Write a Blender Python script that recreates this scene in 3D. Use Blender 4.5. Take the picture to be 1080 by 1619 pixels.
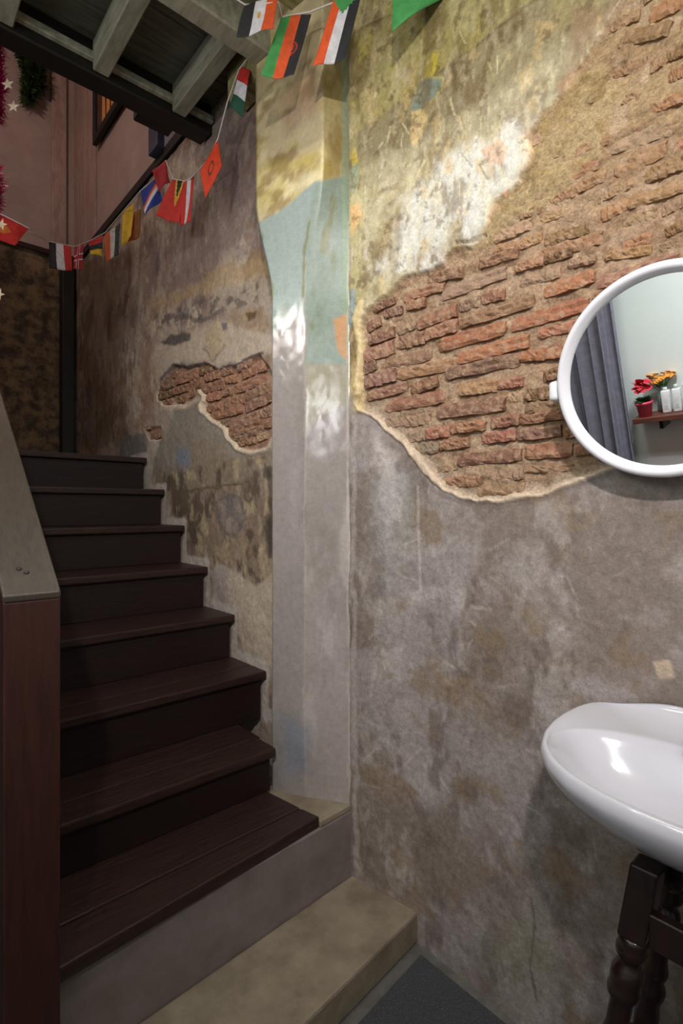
import bpy, bmesh, math, random
import numpy as np
from mathutils import Vector, Matrix

for o in list(bpy.data.objects):
    bpy.data.objects.remove(o, do_unlink=True)
scene = bpy.context.scene
COL = scene.collection
random.seed(7)
RNG = np.random.default_rng(7)

# ------------------------------------------------------------------ camera, world, lights, exposure
# World axes: X runs across the stairs towards the brick wall, Y runs along that wall and up the stairs.
FPX, CX, HY, YAW, EYE = 834.0, 540.0, 805.0, math.atan2(740.0, 834.0), 1.30
SA, CA = math.sin(YAW), math.cos(YAW)
cam_d = bpy.data.cameras.new('camera')
cam_d.sensor_fit = 'HORIZONTAL'; cam_d.sensor_width = 36.0; cam_d.lens = 36.0 * FPX / 1080.0
cam_d.shift_y = -4.5 / 1080.0; cam_d.clip_start = 0.02
cam = bpy.data.objects.new('camera', cam_d); COL.objects.link(cam)
cam.location = (0, 0, EYE); cam.rotation_euler = (math.pi / 2, 0, -YAW)
scene.camera = cam

scene.view_settings.view_transform = 'Standard'
scene.view_settings.look = 'None'
scene.view_settings.gamma = 1.0
scene.view_settings.use_curve_mapping = False
scene.view_settings.exposure = 0.0

w = bpy.data.worlds.new('world'); scene.world = w; w.use_nodes = True
w.node_tree.nodes['Background'].inputs[0].default_value = (0.9, 0.85, 0.8, 1)
w.node_tree.nodes['Background'].inputs[1].default_value = 0.02

def area(name, loc, target, size, sy, power, col):
    d = bpy.data.lights.new(name, 'AREA'); d.shape = 'RECTANGLE'; d.size = size; d.size_y = sy
    d.energy = power; d.color = col
    o = bpy.data.objects.new(name, d); COL.objects.link(o); o.location = loc
    o.rotation_euler = (Vector(target) - Vector(loc)).to_track_quat('-Z', 'Y').to_euler()
    return o
def point(name, loc, r, power, col):
    d = bpy.data.lights.new(name, 'POINT'); d.energy = power; d.color = col; d.shadow_soft_size = r
    o = bpy.data.objects.new(name, d); COL.objects.link(o); o.location = loc
    return o
def spot(name, loc, target, r, power, col, ang, blend):
    d = bpy.data.lights.new(name, 'SPOT'); d.energy = power; d.color = col; d.shadow_soft_size = r
    d.spot_size = math.radians(ang); d.spot_blend = blend
    o = bpy.data.objects.new(name, d); COL.objects.link(o); o.location = loc
    o.rotation_euler = (Vector(target) - Vector(loc)).to_track_quat('-Z', 'Y').to_euler()
    return o
spot('ceiling_spot_light', (-0.45, -0.45, 2.52), (1.22, 0.98, 1.62), 0.04, 175, (1.0, 0.93, 0.925), 76, 1.0)
point('ceiling_bulb_light', (-0.15, -0.55, 2.60), 0.05, 17, (1.0, 0.93, 0.92))
area('strip_lamp_light', (0.42, 1.05, 2.868), (0.42, 1.05, 1.0), 0.006, 0.56, 9.5, (0.98, 1.0, 0.96))
area('high_window_light', (-0.845, 0.75, 2.03), (1.0, 0.75, 2.03), 0.20, 0.32, 4.5, (0.97, 0.98, 1.0))
area('wall_lamp_light', (-0.80, 1.47, 2.56), (1.0, 1.47, 2.5), 0.22, 0.16, 6.5, (1.0, 0.97, 0.93))
sd_ = area('mirrored_wall_fill', (0.05, 0.45, 2.78), (-0.84, 0.55, 0.95), 0.06, 0.8, 8.5, (0.97, 0.98, 1.0)); sd_.data.spread = math.radians(80)  # added fill without a fixture, brightens the left wall seen in the mirror
point('upstairs_lamp_light', (-0.1, 2.9, 4.3), 0.1, 22, (1.0, 0.82, 0.74))

# ------------------------------------------------------------------ pixel helpers (photo 1080x1619 -> real planes)
def ray(px, py):
    t = (px - CX) / FPX
    return (SA_W(t), SA_U(t), (HY - py) / FPX)
def SA_W(t): return CA * t + SA
def SA_U(t): return CA - SA * t
def on_x(px, py, X):
    a, b, c = ray(px, py); d = X / a
    return Vector((X, b * d, EYE + c * d))
def on_y(px, py, Y):
    a, b, c = ray(px, py); d = Y / b
    return Vector((a * d, Y, EYE + c * d))
def on_d(px, py, d):
    a, b, c = ray(px, py)
    return Vector((a * d, b * d, EYE + c * d))
def project(X, Y, Z):
    d = CA * Y + SA * X; l = CA * X - SA * Y
    d = np.maximum(d, 0.05)
    return CX + FPX * l / d, HY - FPX * (Z - EYE) / d

# ------------------------------------------------------------------ noise and masks (numpy)
def _hash(ix, iy, s):
    h = (ix.astype(np.int64) * 374761393 + iy.astype(np.int64) * 668265263 + s * 974634777) & 0xFFFFFFFF
    h = ((h ^ (h >> 13)) * 1274126177) & 0xFFFFFFFF
    h = h ^ (h >> 16)
    return (h & 0xFFFFFF) / float(0xFFFFFF)
def vnoise(x, y, s=0):
    x0 = np.floor(x); y0 = np.floor(y); fx = x - x0; fy = y - y0
    fx = fx * fx * (3 - 2 * fx); fy = fy * fy * (3 - 2 * fy)
    a = _hash(x0, y0, s); b = _hash(x0 + 1, y0, s); c = _hash(x0, y0 + 1, s); d = _hash(x0 + 1, y0 + 1, s)
    return (a * (1 - fx) + b * fx) * (1 - fy) + (c * (1 - fx) + d * fx) * fy
def fbm(x, y, s=0, oct=5, gain=0.55):
    t = 0; a = 1; n = 0
    for i in range(oct):
        t = t + a * vnoise(x * 2 ** i + 17.3 * i, y * 2 ** i - 9.1 * i, s + i); n += a; a *= gain
    return t / n
def sdf(px, py, poly):
    """signed distance to a polygon, positive inside"""
    p = np.array(poly, float); d2 = np.full(px.shape, 1e18); ins = np.zeros(px.shape, bool)
    for i in range(len(p)):
        ax, ay = p[i]; bx, by = p[(i + 1) % len(p)]
        ex, ey = bx - ax, by - ay; L = ex * ex + ey * ey + 1e-9
        h = np.clip(((px - ax) * ex + (py - ay) * ey) / L, 0, 1)
        d2 = np.minimum(d2, (px - ax - ex * h) ** 2 + (py - ay - ey * h) ** 2)
        c = ((ay > py) != (by > py))
        xi = ax + (py - ay) * ex / (ey if abs(ey) > 1e-9 else 1e-9)
        ins ^= (c & (px < xi))
    return np.where(ins, 1, -1) * np.sqrt(d2)
def line_dist(px, py, pts):
    d2 = np.full(px.shape, 1e18)
    for (ax, ay), (bx, by) in zip(pts[:-1], pts[1:]):
        ex, ey = bx - ax, by - ay; L = ex * ex + ey * ey + 1e-9
        h = np.clip(((px - ax) * ex + (py - ay) * ey) / L, 0, 1)
        d2 = np.minimum(d2, (px - ax - ex * h) ** 2 + (py - ay - ey * h) ** 2)
    return np.sqrt(d2)
def sstep(a, b, x):
    t = np.clip((x - a) / (b - a), 0, 1); return t * t * (3 - 2 * t)
def lin(c):
    return tuple(((v / 255.0) / 12.92 if v <= 10 else ((v / 255.0 + 0.055) / 1.055) ** 2.4) for v in c)
class Paint:
    """albedo layers on the points of a wall surface"""
    def __init__(self, px, py, a, b, base):
        self.px, self.py, self.a, self.b = px, py, a, b
        self.c = np.zeros(px.shape + (3,)); self.c[:] = lin(base)
        self.jx = (fbm(a * 14, b * 14, 91, 5, 0.6) - 0.5); self.jy = (fbm(a * 14, b * 14, 57, 5, 0.6) - 0.5)
    def mix(self, m, col):
        m = np.clip(m, 0, 1)[..., None]; self.c = self.c * (1 - m) + np.array(lin(col)) * m
    def noise(self, col, scale, lo, hi, amt, seed, sx=1.0, sz=1.0, mask=None):
        n = fbm(self.a * scale * sx, self.b * scale * sz, seed, 6, 0.6); m = sstep(lo, hi, n) * amt
        if mask is not None: m = m * mask
        self.mix(m, col)
    def patch(self, poly, col, amt=1.0, soft=3.0, jit=16.0):
        s = sdf(self.px + self.jx * jit, self.py + self.jy * jit, poly)
        m = sstep(-soft, soft, s) * amt; self.mix(m, col); return m
    def line(self, pts, col, wd, amt=1.0, jit=6.0):
        d = line_dist(self.px + self.jx * jit, self.py + self.jy * jit, pts)
        self.mix((1 - sstep(wd * 0.4, wd, d)) * amt, col)

# ------------------------------------------------------------------ materials
def new_mat(name):
    m = bpy.data.materials.new(name); m.use_nodes = True
    nt = m.node_tree; b = nt.nodes['Principled BSDF']
    return m, nt, b
def N(nt, t, **k):
    n = nt.nodes.new(t)
    for a, v in k.items(): setattr(n, a, v)
    return n
def mixcol(nt, fac, a, b, mode='MIX'):
    n = N(nt, 'ShaderNodeMix', data_type='RGBA', blend_type=mode)
    for s, v in ((n.inputs[0], fac), (n.inputs[6], a), (n.inputs[7], b)):
        if hasattr(v, 'links'): nt.links.new(v, s)
        elif isinstance(v, (int, float)): s.default_value = v
        else: s.default_value = tuple(v) + (1,)
    return n.outputs[2]
def noise_fac(nt, scale, detail=6, rough=0.6, stretch=(1, 1, 1), lo=0.4, hi=0.6, kind='Object', dist=0.0):
    tc = N(nt, 'ShaderNodeTexCoord'); mp = N(nt, 'ShaderNodeMapping'); mp.inputs['Scale'].default_value = stretch
    nt.links.new(tc.outputs[kind], mp.inputs['Vector'])
    n = N(nt, 'ShaderNodeTexNoise'); n.inputs['Scale'].default_value = scale
    n.inputs['Detail'].default_value = detail; n.inputs['Roughness'].default_value = rough; n.inputs['Distortion'].default_value = dist
    nt.links.new(mp.outputs[0], n.inputs['Vector'])
    r = N(nt, 'ShaderNodeMapRange'); r.inputs[1].default_value = lo; r.inputs[2].default_value = hi
    nt.links.new(n.outputs['Fac'], r.inputs[0])
    return r.outputs[0], n.outputs['Fac']
def bump(nt, b, fac, strength, dist=0.01, prev=None):
    n = N(nt, 'ShaderNodeBump'); n.inputs['Strength'].default_value = strength; n.inputs['Distance'].default_value = dist
    nt.links.new(fac, n.inputs['Height'])
    if prev is not None: nt.links.new(prev, n.inputs['Normal'])
    nt.links.new(n.outputs[0], b.inputs['Normal']); return n.outputs[0]
def simple(name, col, rough=0.5, var=None, scale=20, stretch=(1, 1, 1), bmp=0.0, bscale=60, metal=0.0, coat=0.0, lo=0.35, hi=0.65, spec=0.5):
    m, nt, b = new_mat(name)
    b.inputs['Roughness'].default_value = rough; b.inputs['Metallic'].default_value = metal
    b.inputs['Specular IOR Level'].default_value = spec
    b.inputs['Coat Weight'].default_value = coat; b.inputs['Coat Roughness'].default_value = 0.12
    if var:
        f, _ = noise_fac(nt, scale, 6, 0.65, stretch, lo, hi)
        nt.links.new(mixcol(nt, f, lin(col), lin(var)), b.inputs['Base Color'])
    else:
        b.inputs['Base Color'].default_value = lin(col) + (1,)
    if bmp:
        _, h = noise_fac(nt, bscale, 5, 0.6, stretch); bump(nt, b, h, bmp, 0.004)
    return m
def wall_paint(name, bmp=0.5, scale=1.0, contrast=0.20):
    """painted plaster: colour layers from the surface attribute, fine grain, scratches and relief from noise"""
    m, nt, b = new_mat(name)
    at = N(nt, 'ShaderNodeAttribute', attribute_name='paint'); ar = N(nt, 'ShaderNodeAttribute', attribute_name='rough')
    f1, h1 = noise_fac(nt, 55 * scale, 8, 0.7, (1, 1, 1), 0.3, 0.7)
    f2, h2 = noise_fac(nt, 210 * scale, 5, 0.7, (1, 1, 1), 0.35, 0.65)
    f3, _ = noise_fac(nt, 26 * scale, 8, 0.7, (1, 1, 0.45), 0.62, 0.72, dist=1.5)
    c = mixcol(nt, 1.0, at.outputs['Color'], mixcol(nt, f1, (1 - contrast,) * 3, (1 + contrast,) * 3), 'MULTIPLY')
    c = mixcol(nt, 1.0, c, mixcol(nt, f2, (1 - contrast * 0.6,) * 3, (1 + contrast * 0.6,) * 3), 'MULTIPLY')
    mm = N(nt, 'ShaderNodeMath', operation='MULTIPLY'); mm.inputs[1].default_value = 0.22
    nt.links.new(f3, mm.inputs[0])
    c = mixcol(nt, mm.outputs[0], c, (0.62, 0.57, 0.48))
    nt.links.new(c, b.inputs['Base Color']); nt.links.new(ar.outputs['Fac'], b.inputs['Roughness'])
    n = bump(nt, b, h1, bmp, 0.006); n2 = bump(nt, b, h2, bmp * 0.6, 0.002, n)
    ms = N(nt, 'ShaderNodeMapRange'); ms.inputs[1].default_value = 0.6; ms.inputs[2].default_value = 0.95; ms.inputs[3].default_value = 0.0; ms.inputs[4].default_value = 0.9
    nt.links.new(ar.outputs['Fac'], ms.inputs[0])
    f4, h4 = noise_fac(nt, 120 * scale, 6, 0.75, (1, 1, 1.3), 0.35, 0.65)
    bm_ = N(nt, 'ShaderNodeBump'); bm_.inputs['Distance'].default_value = 0.006
    nt.links.new(ms.outputs[0], bm_.inputs['Strength']); nt.links.new(h4, bm_.inputs['Height']); nt.links.new(n2, bm_.inputs['Normal']); nt.links.new(bm_.outputs[0], b.inputs['Normal'])
    c2 = mixcol(nt, 1.0, c, mixcol(nt, f4, (0.62, 0.60, 0.58), (1.25, 1.25, 1.25)), 'MULTIPLY')
    nt.links.new(mixcol(nt, ms.outputs[0], c, c2), b.inputs['Base Color'])
    return m
M_WALL = wall_paint('old_layered_plaster', 0.26, 1.0, 0.26)
M_PIER = wall_paint('varnished_pier_paint', 0.06, 1.0, 0.12)
def brick_mat():
    m, nt, b = new_mat('old_brick')
    oi = N(nt, 'ShaderNodeObjectInfo')
    f1, h1 = noise_fac(nt, 60, 8, 0.75, (1, 1, 1), 0.35, 0.7, 'Object')
    tc = N(nt, 'ShaderNodeNewGeometry')
    n2 = N(nt, 'ShaderNodeTexNoise'); n2.inputs['Scale'].default_value = 45; n2.inputs['Detail'].default_value = 8; n2.inputs['Roughness'].default_value = 0.7
    nt.links.new(tc.outputs['Position'], n2.inputs['Vector'])
    r2 = N(nt, 'ShaderNodeMapRange'); r2.inputs[1].default_value = 0.47; r2.inputs[2].default_value = 0.66
    nt.links.new(n2.outputs['Fac'], r2.inputs[0])
    n3 = N(nt, 'ShaderNodeTexNoise'); n3.inputs['Scale'].default_value = 160; n3.inputs['Detail'].default_value = 6; n3.inputs['Roughness'].default_value = 0.7
    nt.links.new(tc.outputs['Position'], n3.inputs['Vector'])
    c = mixcol(nt, 1.0, oi.outputs['Color'], mixcol(nt, n3.outputs['Fac'], (0.35, 0.35, 0.35), (1.65, 1.65, 1.65)), 'MULTIPLY')
    c = mixcol(nt, r2.outputs[0], c, lin((180, 150, 122)))
    nt.links.new(c, b.inputs['Base Color']); b.inputs['Roughness'].default_value = 0.9
    b.inputs['Specular IOR Level'].default_value = 0.2
    p = bump(nt, b, n2.outputs['Fac'], 0.8, 0.008); bump(nt, b, n3.outputs['Fac'], 0.7, 0.004, p)
    return m
M_BRICK = brick_mat()
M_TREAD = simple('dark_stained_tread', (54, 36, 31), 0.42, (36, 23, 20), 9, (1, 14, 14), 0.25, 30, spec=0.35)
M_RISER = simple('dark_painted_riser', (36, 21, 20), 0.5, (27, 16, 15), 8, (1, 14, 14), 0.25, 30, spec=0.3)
M_NEWEL = simple('brown_newel_paint', (62, 33, 26), 0.42, (46, 24, 19), 7, (10, 10, 1), 0.2, 40, spec=0.4)
M_CAP = simple('varnished_rail_cap', (66, 56, 44), 0.30, (50, 41, 34), 14, (10, 2, 2), 0.35, 110, spec=0.6)
M_CONC = simple('worn_concrete_step', (150, 138, 118), 0.62, (112, 100, 83), 9, (1, 1, 1), 0.5, 60, lo=0.3, hi=0.7)
M_CONC2 = simple('grey_cement_render', (134, 124, 123), 0.55, (108, 97, 92), 8, (1, 1, 1), 0.3, 60, lo=0.3, hi=0.7)
M_FLOOR = simple('grey_floor_screed', (112, 110, 104), 0.7, (84, 82, 78), 9, (1, 1, 1), 0.3, 90)
M_MAT = simple('speckled_rubber_mat', (56, 57, 60), 0.8, (80, 81, 85), 260, (1, 1, 1), 0.4, 300, lo=0.5, hi=0.62)
M_WOODG = simple('grey_green_painted_timber', (172, 170, 152), 0.6, (132, 130, 113), 6, (6, 1.2, 6), 0.3, 60)
M_WOODP = simple('grey_floorboard_underside', (112, 114, 98), 0.65, (80, 82, 70), 6, (1, 9, 6), 0.3, 60)
M_WOODY = simple('yellowed_timber', (170, 162, 112), 0.6, (126, 116, 80), 9, (1, 6, 6), 0.35, 60)
M_BLACK = simple('blackened_timber', (22, 19, 17), 0.55, (34, 30, 26), 8)
M_PINK = simple('pale_pink_paint', (182, 157, 148), 0.6, (164, 140, 131), 4, (1, 1, 1), 0.1, 50)
M_PINKW = simple('pink_board_paint', (184, 156, 146), 0.55, (156, 128, 116), 10, (3, 3, 1), 0.15, 60)
M_BACK = simple('dark_stained_plaster', (128, 104, 74), 0.75, (62, 48, 35), 13, (1, 1, 1), 0.5, 50, lo=0.4, hi=0.6)
M_MINT = simple('pale_mint_paint', (226, 236, 234), 0.6, (220, 231, 229), 3)
M_WHITEW = simple('white_wall_paint', (236, 233, 236), 0.55, (228, 225, 228), 3)
M_CER = simple('white_ceramic', (206, 206, 214), 0.12, None, coat=0.5)
M_PLAS = simple('white_plastic', (222, 222, 227), 0.3, None)
M_CHROME = simple('chrome', (215, 218, 210), 0.08, None, metal=1.0)
M_LEG = simple('dark_turned_wood', (42, 26, 23), 0.26, (28, 17, 15), 10, (8, 8, 1), 0.12, 50, coat=0.3)
M_CURT = simple('grey_curtain_cloth', (140, 140, 156), 0.85, (124, 124, 140), 30, (1, 1, 1), 0.2, 300)
M_STRING = simple('white_bunting_string', (214, 208, 200), 0.7)
_fm = {}
def flat(col, rough=0.7):
    k = (col, rough)
    if k not in _fm: _fm[k] = simple('cloth_%d_%d_%d' % col, col, rough, tuple(int(v * 0.88) for v in col), 40)
    return _fm[k]
def mirror_mat():
    m, nt, b = new_mat('mirror_glass'); b.inputs['Metallic'].default_value = 1; b.inputs['Roughness'].default_value = 0.0
    b.inputs['Base Color'].default_value = (0.93, 0.95, 0.94, 1); return m
M_MIRROR = mirror_mat()

# ------------------------------------------------------------------ object helpers
def link(name, me, parent=None, mat=None):
    o = bpy.data.objects.new(name, me); COL.objects.link(o)
    if mat is not None:
        for mm in (mat if isinstance(mat, (list, tuple)) else [mat]): me.materials.append(mm)
    if parent is not None: o.parent = parent
    return o
def tag(o, label=None, cat=None, group=None, kind=None):
    if label: o['label'] = label
    if cat: o['category'] = cat
    if group: o['group'] = group
    if kind: o['kind'] = kind
    return o
def empty(name, loc, rz=0.0):
    o = bpy.data.objects.new(name, None); COL.objects.link(o); o.location = loc; o.rotation_euler = (0, 0, rz)
    o.empty_display_size = 0.05
    return o
def to_mesh(name, bm, smooth=False):
    me = bpy.data.meshes.new(name); bm.normal_update(); bm.to_mesh(me); bm.free()
    if smooth:
        for p in me.polygons: p.use_smooth = True
    return me
def pyd(name, v, f, smooth=False):
    me = bpy.data.meshes.new(name); me.from_pydata([tuple(q) for q in v], [], f); me.update()
    if smooth:
        for p in me.polygons: p.use_smooth = True
    return me
def fix_normals(me):
    bm = bmesh.new(); bm.from_mesh(me); bmesh.ops.recalc_face_normals(bm, faces=bm.faces); bm.to_mesh(me); bm.free(); return me
def box_bm(x0, x1, y0, y1, z0, z1, bev=0.0, seg=2, bm=None):
    bm2 = bmesh.new()
    vs = [bm2.verts.new((x, y, z)) for x in (x0, x1) for y in (y0, y1) for z in (z0, z1)]
    for f in ((0, 1, 3, 2), (4, 6, 7, 5), (0, 4, 5, 1), (2, 3, 7, 6), (0, 2, 6, 4), (1, 5, 7, 3)): bm2.faces.new([vs[i] for i in f])
    bmesh.ops.recalc_face_normals(bm2, faces=bm2.faces)
    if bev: bmesh.ops.bevel(bm2, geom=bm2.edges[:], offset=bev, segments=seg, affect='EDGES', profile=0.5)
    return bm2
def box(name, x0, x1, y0, y1, z0, z1, mat, parent=None, bev=0.0, seg=2):
    return link(name, to_mesh(name, box_bm(x0, x1, y0, y1, z0, z1, bev, seg), False), parent, mat)
def prism(name, poly, z0, z1, mat, parent=None, bev=0.0):
    """vertical prism over an (x, y) polygon; z1 may be a list of heights"""
    bm = bmesh.new(); n = len(poly)
    zt = z1 if isinstance(z1, (list, tuple)) else [z1] * n
    a = [bm.verts.new((p[0], p[1], z0)) for p in poly]; b = [bm.verts.new((p[0], p[1], zt[i])) for i, p in enumerate(poly)]
    bm.faces.new(a); bm.faces.new(b)
    for i in range(n): bm.faces.new([a[i], a[(i + 1) % n], b[(i + 1) % n], b[i]])
    bmesh.ops.recalc_face_normals(bm, faces=bm.faces)
    if bev: bmesh.ops.bevel(bm, geom=bm.edges[:], offset=bev, segments=2, affect='EDGES', profile=0.5)
    return link(name, to_mesh(name, bm), parent, mat)
def lathe(prof, seg=32, axis='Z'):
    v = []; f = []; n = len(prof)
    for k in range(seg):
        a = 2 * math.pi * k / seg
        for r, h in prof: v.append((r * math.cos(a), r * math.sin(a), h))
    for k in range(seg):
        k2 = (k + 1) % seg
        for i in range(n - 1): f.append((k * n + i, k2 * n + i, k2 * n + i + 1, k * n + i + 1))
    return v, f
def tube(pts, r, seg=8):
    """round tube along points; r number or list"""
    v = []; f = []; n = len(pts); P = [Vector(p) for p in pts]
    for i in range(n):
        t = (P[min(i + 1, n - 1)] - P[max(i - 1, 0)]).normalized()
        up = Vector((0, 0, 1)) if abs(t.z) < 0.9 else Vector((1, 0, 0))
        a = t.cross(up).normalized(); b = t.cross(a)
        rr = r[i] if isinstance(r, (list, tuple)) else r
        for k in range(seg):
            q = 2 * math.pi * k / seg; v.append(P[i] + a * rr * math.cos(q) + b * rr * math.sin(q))
    for i in range(n - 1):
        for k in range(seg):
            k2 = (k + 1) % seg; f.append((i * seg + k, i * seg + k2, (i + 1) * seg + k2, (i + 1) * seg + k))
    f.append(tuple(range(seg))[::-1]); f.append(tuple((n - 1) * seg + k for k in range(seg)))
    return v, f
def grid_surface(name, P, col, rough, mat, flip=False):
    """P (n, m, 3) points -> quad mesh with paint and rough point attributes"""
    n, m = P.shape[:2]
    idx = np.arange(n * m).reshape(n, m)
    q = np.stack([idx[:-1, :-1], idx[1:, :-1], idx[1:, 1:], idx[:-1, 1:]], -1).reshape(-1, 4)
    if flip: q = q[:, ::-1]
    me = bpy.data.meshes.new(name)
    me.vertices.add(n * m); me.vertices.foreach_set('co', P.reshape(-1).astype(np.float32))
    me.loops.add(q.size); me.loops.foreach_set('vertex_index', q.reshape(-1).astype(np.int32))
    me.polygons.add(len(q)); me.polygons.foreach_set('loop_start', np.arange(0, q.size, 4, dtype=np.int32))
    me.polygons.foreach_set('loop_total', np.full(len(q), 4, np.int32))
    me.polygons.foreach_set('use_smooth', np.ones(len(q), bool))
    me.update(calc_edges=True); me.validate()
    a = me.attributes.new('paint', 'FLOAT_COLOR', 'POINT')
    c4 = np.concatenate([np.clip(col, 0, 1), np.ones(col.shape[:2] + (1,))], -1)
    a.data.foreach_set('color', c4.reshape(-1).astype(np.float32))
    a = me.attributes.new('rough', 'FLOAT', 'POINT'); a.data.foreach_set('value', rough.reshape(-1).astype(np.float32))
    return link(name, me, None, mat)

# ------------------------------------------------------------------ sizes
W = 1.15                                   # stair wall plane x
XR = 1.22                                  # brick wall plane x
XC, YC = 1.18, 1.29                        # concave corner between brick wall and pier
def x_right(y):
    t = np.clip((y - 1.0) / (YC - 1.0), 0, 1); return XR - (XR - XC) * t * t * (3 - 2 * t)
Z_TOP = 3.10
STEP_Z = EYE - 1.05 * W                    # low concrete step
LEDGE_Z = EYE - 0.85 * W

# ------------------------------------------------------------------ brick wall on the right
BR = [(578, 490), (590, 478), (615, 460), (640, 440), (660, 432), (700, 415), (722, 395), (740, 388), (765, 375), (772, 345), (790, 320),
      (805, 300), (830, 265), (843, 240), (840, 205), (870, 160), (885, 140), (905, 110), (930, 85), (960, 40), (985, 0), (1020, -60), (1500, -400),
      (2600, -400), (2500, 700), (1500, 690), (1080, 722), (1000, 728), (955, 741), (900, 763), (850, 778), (790, 790), (740, 785), (700, 768), (672, 745),
      (655, 720), (640, 700), (615, 680), (590, 655), (572, 648), (566, 630), (570, 560), (572, 520)]
LIP = [(2500, 700), (1500, 690), (1080, 722), (1000, 728), (955, 741), (900, 763), (850, 778), (790, 790), (740, 785), (700, 768), (672, 745), (655, 720), (640, 700), (615, 680), (590, 655), (572, 648)]
SANDY = [(735, 395), (765, 375), (772, 345), (790, 320), (805, 300), (830, 265), (843, 240), (845, 205), (870, 160), (885, 140), (905, 110), (950, 95), (975, 130), (965, 190), (950, 240), (905, 270), (880, 300), (850, 320), (800, 350), (780, 380)]
def build_right_wall():
    ys = np.concatenate([np.arange(-1.5, 0.2, 0.02), np.arange(0.2, YC, 0.0045), [YC + 0.004]])
    zs = np.arange(-0.02, Z_TOP + 0.001, 0.0048)
    Y, Z = np.meshgrid(ys, zs, indexing='ij'); X0 = x_right(Y)
    px, py = project(X0, Y, Z)
    far = np.clip((0.2 - Y) / 0.3, 0, 1)
    p = Paint(px, py, Y, Z, (148, 139, 135))
    up = sstep(1.55, 1.72, Z + (fbm(Y * 5, Z * 5, 3) - 0.5) * 0.3)
    lo = 1 - up
    # lower cement render: brown grey, blotched, with pale trowel marks
    p.noise((118, 105, 94), 4.0, 0.42, 0.62, 0.75, 11, mask=lo)
    p.noise((168, 159, 154), 6.0, 0.55, 0.74, 0.5, 12, mask=lo)
    p.noise((104, 92, 84), 11.0, 0.56, 0.7, 0.6, 13, sx=1.4, sz=0.7, mask=lo)
    p.noise((182, 174, 168), 17.0, 0.60, 0.74, 0.4, 14, sx=1.0, sz=0.5, mask=lo)
    p.noise((128, 108, 82), 9.0, 0.58, 0.72, 0.6, 15, mask=lo)
    # upper lime wash: olive, ochre, cream, plus painted-in shade and glare bands
    p.mix(up, (158, 144, 108))
    p.noise((180, 170, 136), 8.0, 0.46, 0.66, 0.8, 21, sx=1.3, sz=0.6, mask=up)
    p.noise((142, 120, 78), 7.0, 0.52, 0.7, 0.7, 22, mask=up)
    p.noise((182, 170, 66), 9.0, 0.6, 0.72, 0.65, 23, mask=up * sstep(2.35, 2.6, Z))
    p.noise((210, 196, 186), 15.0, 0.6, 0.72, 0.6, 24, sx=1.2, sz=0.5, mask=up)
    p.patch([(555, -20), (870, -20), (730, 88), (640, 150), (560, 215)], (176, 166, 92), 0.45, 3, 10)  # lit zone above the shade edge, yellowed in the colour
    p.patch([(870, -20), (985, -10), (930, 85), (885, 140), (845, 175), (720, 225), (600, 290), (560, 300), (560, 215), (640, 150), (730, 88)], (146, 136, 104), 0.6, 5, 14)  # beam shade painted in as a greyer, darker olive band
    p.line([(870, -18), (800, 36), (730, 88), (680, 124)], (104, 92, 62), 3.5, 0.6, 6)  # sharp upper edge of that shade, painted as a dark line
    p.patch([(595, 440), (620, 380), (640, 310), (700, 250), (800, 205), (850, 185), (846, 235), (800, 300), (768, 350), (762, 375), (720, 392), (690, 415), (640, 435)], (202, 201, 192), 0.85, 16, 50)  # painted glare: colour whitened where the lamp light streaks the wall
    p.patch([(553, 110), (566, 110), (570, 300), (575, 480), (552, 470)], (180, 170, 110), 0.35, 5, 30)
    p.patch([(648, 168), (652, 146), (668, 128), (682, 120), (699, 126), (694, 142), (676, 160), (664, 178)], (130, 146, 132), 0.85, 2.0, 14)
    p.patch([(674, 100), (682, 82), (693, 84), (692, 104), (684, 122), (672, 122)], (206, 190, 70), 0.8, 2, 10)
    p.patch([(650, 174), (676, 172), (672, 206), (654, 234), (650, 210)], (216, 190, 138), 0.9, 2, 10)
    p.line([(650, 146), (668, 124), (700, 122), (696, 142), (664, 180)], (200, 184, 104), 2.2, 0.6)
    p.patch([(552, 250), (562, 230), (566, 258), (556, 262)], (206, 186, 90), 0.9, 2, 8)
    p.patch([(552, 262), (566, 258), (562, 300), (552, 305)], (130, 152, 132), 0.8, 2, 8)
    p.patch([(552, 330), (566, 318), (572, 340), (556, 372)], (222, 172, 116), 0.7, 3, 10)
    p.patch([(550, 460), (562, 458), (564, 500), (556, 520), (550, 500)], (138, 158, 160), 0.8, 2, 8)
    p.patch([(760, 235), (790, 220), (806, 235), (795, 262), (775, 258)], (196, 160, 132), 0.85, 2, 10)
    p.patch([(828, 210), (838, 196), (850, 205), (838, 245), (828, 262)], (226, 196, 164), 0.9, 2, 8)
    p.patch([(770, 345), (782, 322), (800, 300), (806, 306), (788, 330), (776, 362), (766, 384), (764, 372)], (196, 140, 108), 0.9, 2, 8)
    p.patch([(880, 140), (900, 112), (930, 85), (965, 70), (960, 100), (920, 118), (884, 142)], (176, 120, 80), 0.85, 4, 12)
    p.patch([(900, 20), (985, 0), (960, 60), (905, 90)], (140, 112, 86), 0.6, 10, 20)
    p.noise((196, 170, 120), 26, 0.6, 0.7, 0.6, 27, sx=1, sz=0.5, mask=up)
    p.noise((118, 98, 64), 13, 0.53, 0.66, 0.6, 28, sx=1.3, sz=0.6, mask=up)
    p.noise((206, 194, 158), 34, 0.56, 0.68, 0.35, 29, sx=1.3, sz=0.45, mask=up)
    p.noise((104, 88, 58), 40, 0.6, 0.7, 0.6, 30, mask=up)
    # brick hole
    jx, jy = p.jx, p.jy
    s = sdf(px + jx * 26, py + jy * 26, BR)
    hole = sstep(-1.5, 2.5, s) * (1 - far)
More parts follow.
